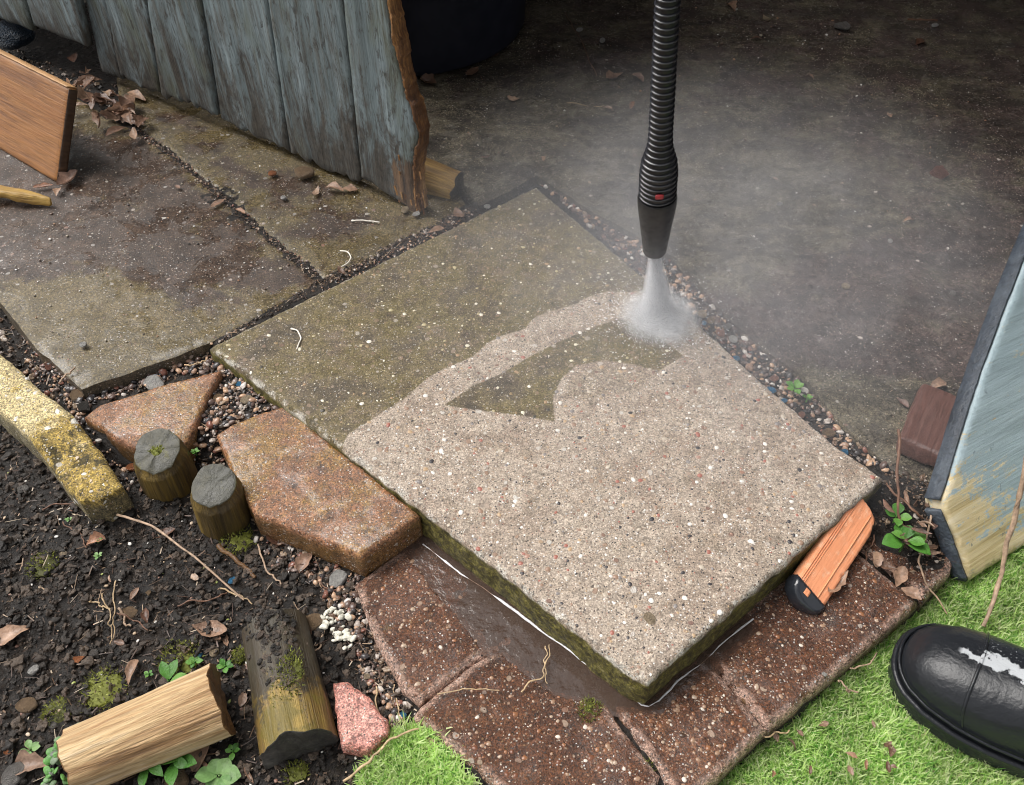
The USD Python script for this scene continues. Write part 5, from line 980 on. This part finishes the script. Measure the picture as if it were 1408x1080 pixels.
stick([(245, 832), (290, 824), (312, 816)], .001, .0007, 'twig_brown', 'thin brown twig above the grey angular stone'); stick([(305, 808), (330, 818), (345, 830)], .001, .0007, 'straw', 'pale straw piece near the blue pellet'); stick([(85, 720), (110, 735), (118, 752)], .0008, .0006, 'twig_brown', 'thin twig on the upper soil'); stick([(300, 752), (330, 775), (352, 792)], .003, .002, 'bark_brown', 'flat brown bark strip beside the moss on the soil'); stick([(352, 750), (372, 790), (385, 805)], .0012, .0008, 'twig_pale', 'pale twig below the right stake'); stick([(448, 850), (440, 885), (418, 912)], .0012, .001, 'twig_pale', 'pale curved twig hanging over the mossy log'); stick([(430, 785), (450, 810), (470, 822)], .001, .0008, 'twig_brown', 'thin twig beside the white stone')
stick([(470, 1078, -.05), (510, 1040, -.045), (545, 1015, -.045), (576, 1000, -.048)], .0015, .001, 'straw', 'pale straw stalk beside the small grass patch'); stick([(520, 945), (518, 1000), (520, 1060)], .0008, .0006, 'straw', 'thin straw standing by the pink brick'); stick([(538, 940), (548, 980), (563, 1005)], .0008, .0006, 'straw', 'thin straw along the brick edge')
stick([(600, 953, -.046), (650, 946, -.045), (690, 951, -.045)], .0007, .0005, 'straw', 'thin straw lying across the bottom brick'); stick([(714, 950, -.045), (748, 925, -.044), (758, 890, -.04)], .0009, .0005, 'straw', 'bent straw at the puddle edge'); stick([(750, 888, -.04), (752, 942, -.047)], .0006, .0005, 'straw', 'fine straw standing in the puddle')
stick([(1236, 590, .04), (1232, 640, .02), (1236, 690, .0), (1245, 735, -.03)], .0018, .0014, 'twig_brown', 'upright brown twig in the debris left of the painted gate'); stick([(1284, 700, .0), (1272, 745, -.02), (1262, 770, -.03), (1275, 800, -.045), (1300, 840, -.07)], .0013, .0009, 'twig_pale', 'thin pale twig running from the debris onto the turf'); stick([(1202, 735), (1192, 765), (1186, 780)], .001, .0008, 'twig_brown', 'short twig beside the orange tool'); stick([(1215, 660), (1250, 700), (1290, 730)], .0014, .001, 'twig_brown', 'dark twig in the debris heap')
stick([(1425, 560, .12), (1408, 640, .08), (1388, 745, .0), (1376, 800, -.045), (1354, 862, -.07)], .0034, .0022, 'twig_pale', 'long woody twig standing on the turf in front of the painted gate', wob=.005)
stick([(1150, 935, -.06), (1162, 948, -.065), (1175, 950, -.07)], .0012, .001, 'twig_pale', 'short grey twig on the brick edge above the turf'); stick([(1172, 918, -.06), (1195, 916, -.066), (1205, 902, -.066)], .0009, .0007, 'twig_pale', 'thin grass-like twig beside the brick edge'); stick([(1046, 1015, -.06), (1070, 1008, -.064), (1086, 1003, -.066)], .0009, .0007, 'straw', 'pale straw at the front brick corner')
stick([(1248, 27, F_), (1290, 28, F_)], .0018, .0014, 'twig_brown', 'thin brown stick on the dark floor at the top right', wob=.001, name='stick'); stick([(780, 142, F_), (810, 146, F_), (832, 147, F_)], .0008, .0005, 'straw', 'thin pale stalk on the floor left of the lance'); stick([(80, 525, .0), (105, 508, .0)], .0012, .001, 'twig_pale', 'short pale stick beside the red-brown pebble'); stick([(255, 505, -.01), (285, 495, -.01)], .001, .0008, 'straw', 'straw piece in the gravel behind the triangular slab'); stick([(820, 105, F_), (800, 60, F_), (780, 15, F_)], .001, .0006, 'twig_brown', 'thin dark stalk on the floor at the top', wob=.01)
def thread(pts, label, z=.002): stick([(x, y, z) for x, y in pts], .0011, .0008, 'white_thread', label, cat='scrap', name='white_scrap', wob=.0006)
thread([(468, 345), (478, 346), (483, 354), (478, 362), (470, 367)], 'curved white fibre lying across the back slab joint'); thread([(400, 452), (410, 455), (414, 466), (408, 480)], 'curved white sliver on the dirty part of the slab'); thread([(484, 304), (500, 303), (522, 306)], 'flat pale strip of litter under the plank wall', .0)
# white crusty lichen lump
parts = []; r = rng(91)
for k in range(46):
    px, py = r.choice([(452, 830), (468, 842), (460, 862), (475, 868), (446, 842)]) + r.normal(size=2) * 6; g0 = G(px, py, -.04); z0 = soil_z(np.array([g0[:2]]))[0]; parts.append(move(stone(700 + k, 1, .7, (1, .8, .6)), xf((g0[0], g0[1], z0 + .006 * r.random()), r.uniform(0, 6), r.normal(), 0, r.uniform(.0015, .005))))
tag(obj('lichen', join(parts), 'lichen_white'), 'crusty white lichen lump beside the white stone', 'lichen')
# peat and moss -----------------------------------------------------------
def moss(px, py, rad_px, label, z=None, dens=420, mat='moss', h=.5, cat='moss', el=(1, 1)):
    g0 = G(px, py, -.05 if z is None else z); rr = rad_px * np.linalg.norm(g0 - EYE) / FOC; r = rng(int(px * 5 + py)); parts = []
    for k in range(dens):
        d = np.sqrt(r.random()) * rr * (1 + .35 * (r.random() - .5)); t = r.uniform(0, 6.28); x, y = g0[0] + d * np.cos(t) * el[0], g0[1] + d * np.sin(t) * el[1]
        zb = soil_z(np.array([[x, y]]))[0] if z is None else z
        hh = zb + rr * h * (1 - (d / rr) ** 2 if d < rr else 0) * (.6 + .4 * r.random()); L = r.uniform(.0018, .005); dr = unit(r.normal(size=3) * .6 + [np.cos(t) * d / rr, np.sin(t) * d / rr, .9]); sd = unit(np.cross(dr, r.normal(size=3))) * .0007
        b0 = np.array([x, y, hh]); parts.append((np.array([b0 - sd, b0 + sd, b0 + dr * L]), np.array([[0, 1, 2]])))
    v, f = stone(int(px), 3, .3, (el[0], el[1], h)); v = v * rr * [.8, .8, .55] + [g0[0], g0[1], (soil_z(np.array([g0[:2]]))[0] if z is None else z) - rr * .12]
    parts.append((v, f)); tag(obj_parts('moss_clump', parts, mat, smooth=False), label, cat)
moss(326, 742, 22, 'yellow-green moss clump on the flank of the right stake', dens=360, h=.7)
moss(810, 978, 17, 'green moss tuft at the puddle edge between two bricks', -.052, 300, h=.7); moss(886, 1056, 17, 'dark green moss clump in the bottom brick joint', -.06, 280, h=.6)
moss(245, 905, 26, 'brown-green moss patch above the pale log', dens=420, h=.3); moss(140, 945, 30, 'pale yellow-green moss patch left of the pale log', dens=420, h=.3); moss(64, 783, 18, 'small yellow-green moss patch on the upper soil', dens=240, h=.3); moss(328, 898, 12, 'bright yellow-green moss cushion beside the mossy log', dens=240, h=.7); moss(75, 975, 18, 'dull moss patch beside the flat brown pebble', dens=220, h=.3)
moss(645, 800, 4, 'tiny moss speck on puddle edge', -.05, 20) if False else None
parts = []; r = rng(71); la, lb = G(378, 862, -.05), G(412, 1030, -.045)
for k in range(420):
    t, a_ = r.random() ** 1.6 * .62, r.normal() * .55; q = la + (lb - la) * t + .0345 * np.array([math.sin(a_), 0, math.cos(a_)]); parts.append(move(stone(900 + k % 9, 1, 1.0, (1, .8, .6)), xf(q, r.uniform(0, 6), r.normal(), 0, .001 + .0035 * r.random() ** 3)))
tag(obj_parts('loose_soil', parts, 'soil_crumb', smooth=False), kind='stuff')
moss(395, 935, 34, 'mossy crust on top of the dark log', -.013, 520, h=.07, el=(.55, 1.2)); moss(405, 1058, 16, 'moss below the dark log end', dens=200, h=.4); moss(215, 620, 8, 'small green moss spot on the left stake top', .034, 90, h=.3)

# green plants --------------------------------------------------------------
def gleaf(seed, ln, wd, bend=.5, cup=.25): 
    nx, ny = 9, 5; s = np.linspace(0, 1, nx); t = np.linspace(-1, 1, ny); S, T = np.meshgrid(s, t, indexing='ij'); w = wd * .5 * np.sin(np.pi * np.clip(S * .93 + .05, 0, 1) ** 1.15)
    a = .6 - bend * S; x = np.cumsum(np.cos(a) * ln / nx, 0); z = np.cumsum(np.sin(a) * ln / nx, 0) + cup * np.abs(T) * w; v = np.stack([x, T * w, z], -1).reshape(-1, 3)
    i, j = np.meshgrid(np.arange(nx - 1), np.arange(ny - 1), indexing='ij'); q = (i * ny + j).ravel(); return v, np.vstack([np.column_stack([q, q + ny, q + ny + 1]), np.column_stack([q, q + ny + 1, q + 1])])
def plant(px, py, n, ln, wd, mat, label, z=None, seed=0, tiers=1, name='green_plant', lift=.0):
    g0 = G(px, py, -.05 if z is None else z); zz = soil_z(np.array([g0[:2]]))[0] if z is None else z; g0 = G(px, py, zz + lift); r = rng(seed + int(px))
    o = thing(name, label, 'plant', matrix=xf((g0[0], g0[1], zz)))
    obj('stem', twig([(0, 0, -.004), (.001, .001, lift * .5), (0, 0, lift + .003)], .0011, .0008, seed, .0005, 8), mat, P(o))
    for k in range(n):
        t = k % tiers; yaw = k * 2.4 + r.normal() * .2; s = (1 - .25 * t) * r.uniform(.8, 1.15); m_ = xf((0, 0, lift + t * .006), yaw, r.normal() * .12, 0, 1); obj('leaf', move(gleaf(k, ln * s, wd * s, r.uniform(.2, .9)), m_), mat, P(o))
plant(1243, 748, 7, .026, .019, 'green_leaf', 'bright green crinkled seedling between the orange tool and painted gate', -.035, 1, 2, lift=.012)
plant(1232, 712, 4, .018, .012, 'green_leaf', 'small green sprig beside the orange tool tip', -.025, 2, 1, lift=.006)
plant(205, 1050, 7, .032, .012, 'green_leaf', 'green lance-leaved weed under the pale log, left one', None, 3, 2, lift=.006); plant(238, 1046, 7, .030, .012, 'green_leaf', 'green lance-leaved weed under the pale log, right one', None, 4, 2, lift=.006); plant(302, 1068, 6, .022, .018, 'pale_leaf', 'pale green rosette weed at the bottom edge', None, 5, 1, lift=.006); plant(232, 938, 4, .022, .010, 'green_leaf', 'green weed growing behind the pale log', None, 6, 1, lift=.004)
for k, (px, py, s, lab) in enumerate(((135, 765, .006, 'tiny bright seedling on the upper soil'), (310, 917, .009, 'small bright seedling beside the yellow-green moss cushion'), (268, 912, .009, 'small bright seedling above the pale log'), (42, 1032, .011, 'small seedling at the left edge by the bottom'), (320, 1034, .009, 'tiny seedling right of the pale log'), (205, 928, .006, 'tiny yellow seedling by the moss patch'), (95, 715, .005, 'tiny seedling below the kerb end'), (1093, 535, .013, 'small green weed growing in the slab joint'), (1110, 548, .008, 'tiny green weed below the joint weed'), (1190, 600 + 60, .008, 'tiny weed at the right end of the joint'), (268, 622, .007, 'little pale weed beside the left stake'), (135, 745, .005, 'tiny seedling near the cream chip'))):
    plant(px, py, 5, s, s * .6, 'green_leaf' if k % 3 else 'pale_leaf', lab, -.012 if px > 1050 else None, 10 + k, 1, name='seedling', lift=.003)
o = thing('sedum_plant', 'grey-green sedum cluster of tiny round leaves at the bottom left', 'plant', matrix=xf((*G(92, 1045, -.045)[:2], soil_z(np.array([G(92, 1045, -.045)[:2]]))[0])))
r = rng(14)
for k in range(70):
    a, d = r.uniform(0, 6.28), .026 * np.sqrt(r.random()); x, y = d * np.cos(a) * .8, d * np.sin(a) * 1.4; obj('leaf', move(stone(k, 2, .1, (1, .85, .4)), xf((x, y, .006 + .022 * (1 - (d / .026) ** 2) * (.7 + .5 * r.random())), a, r.normal() * .5, r.normal() * .5, r.uniform(.003, .0052))), 'sedum_leaf', P(o))
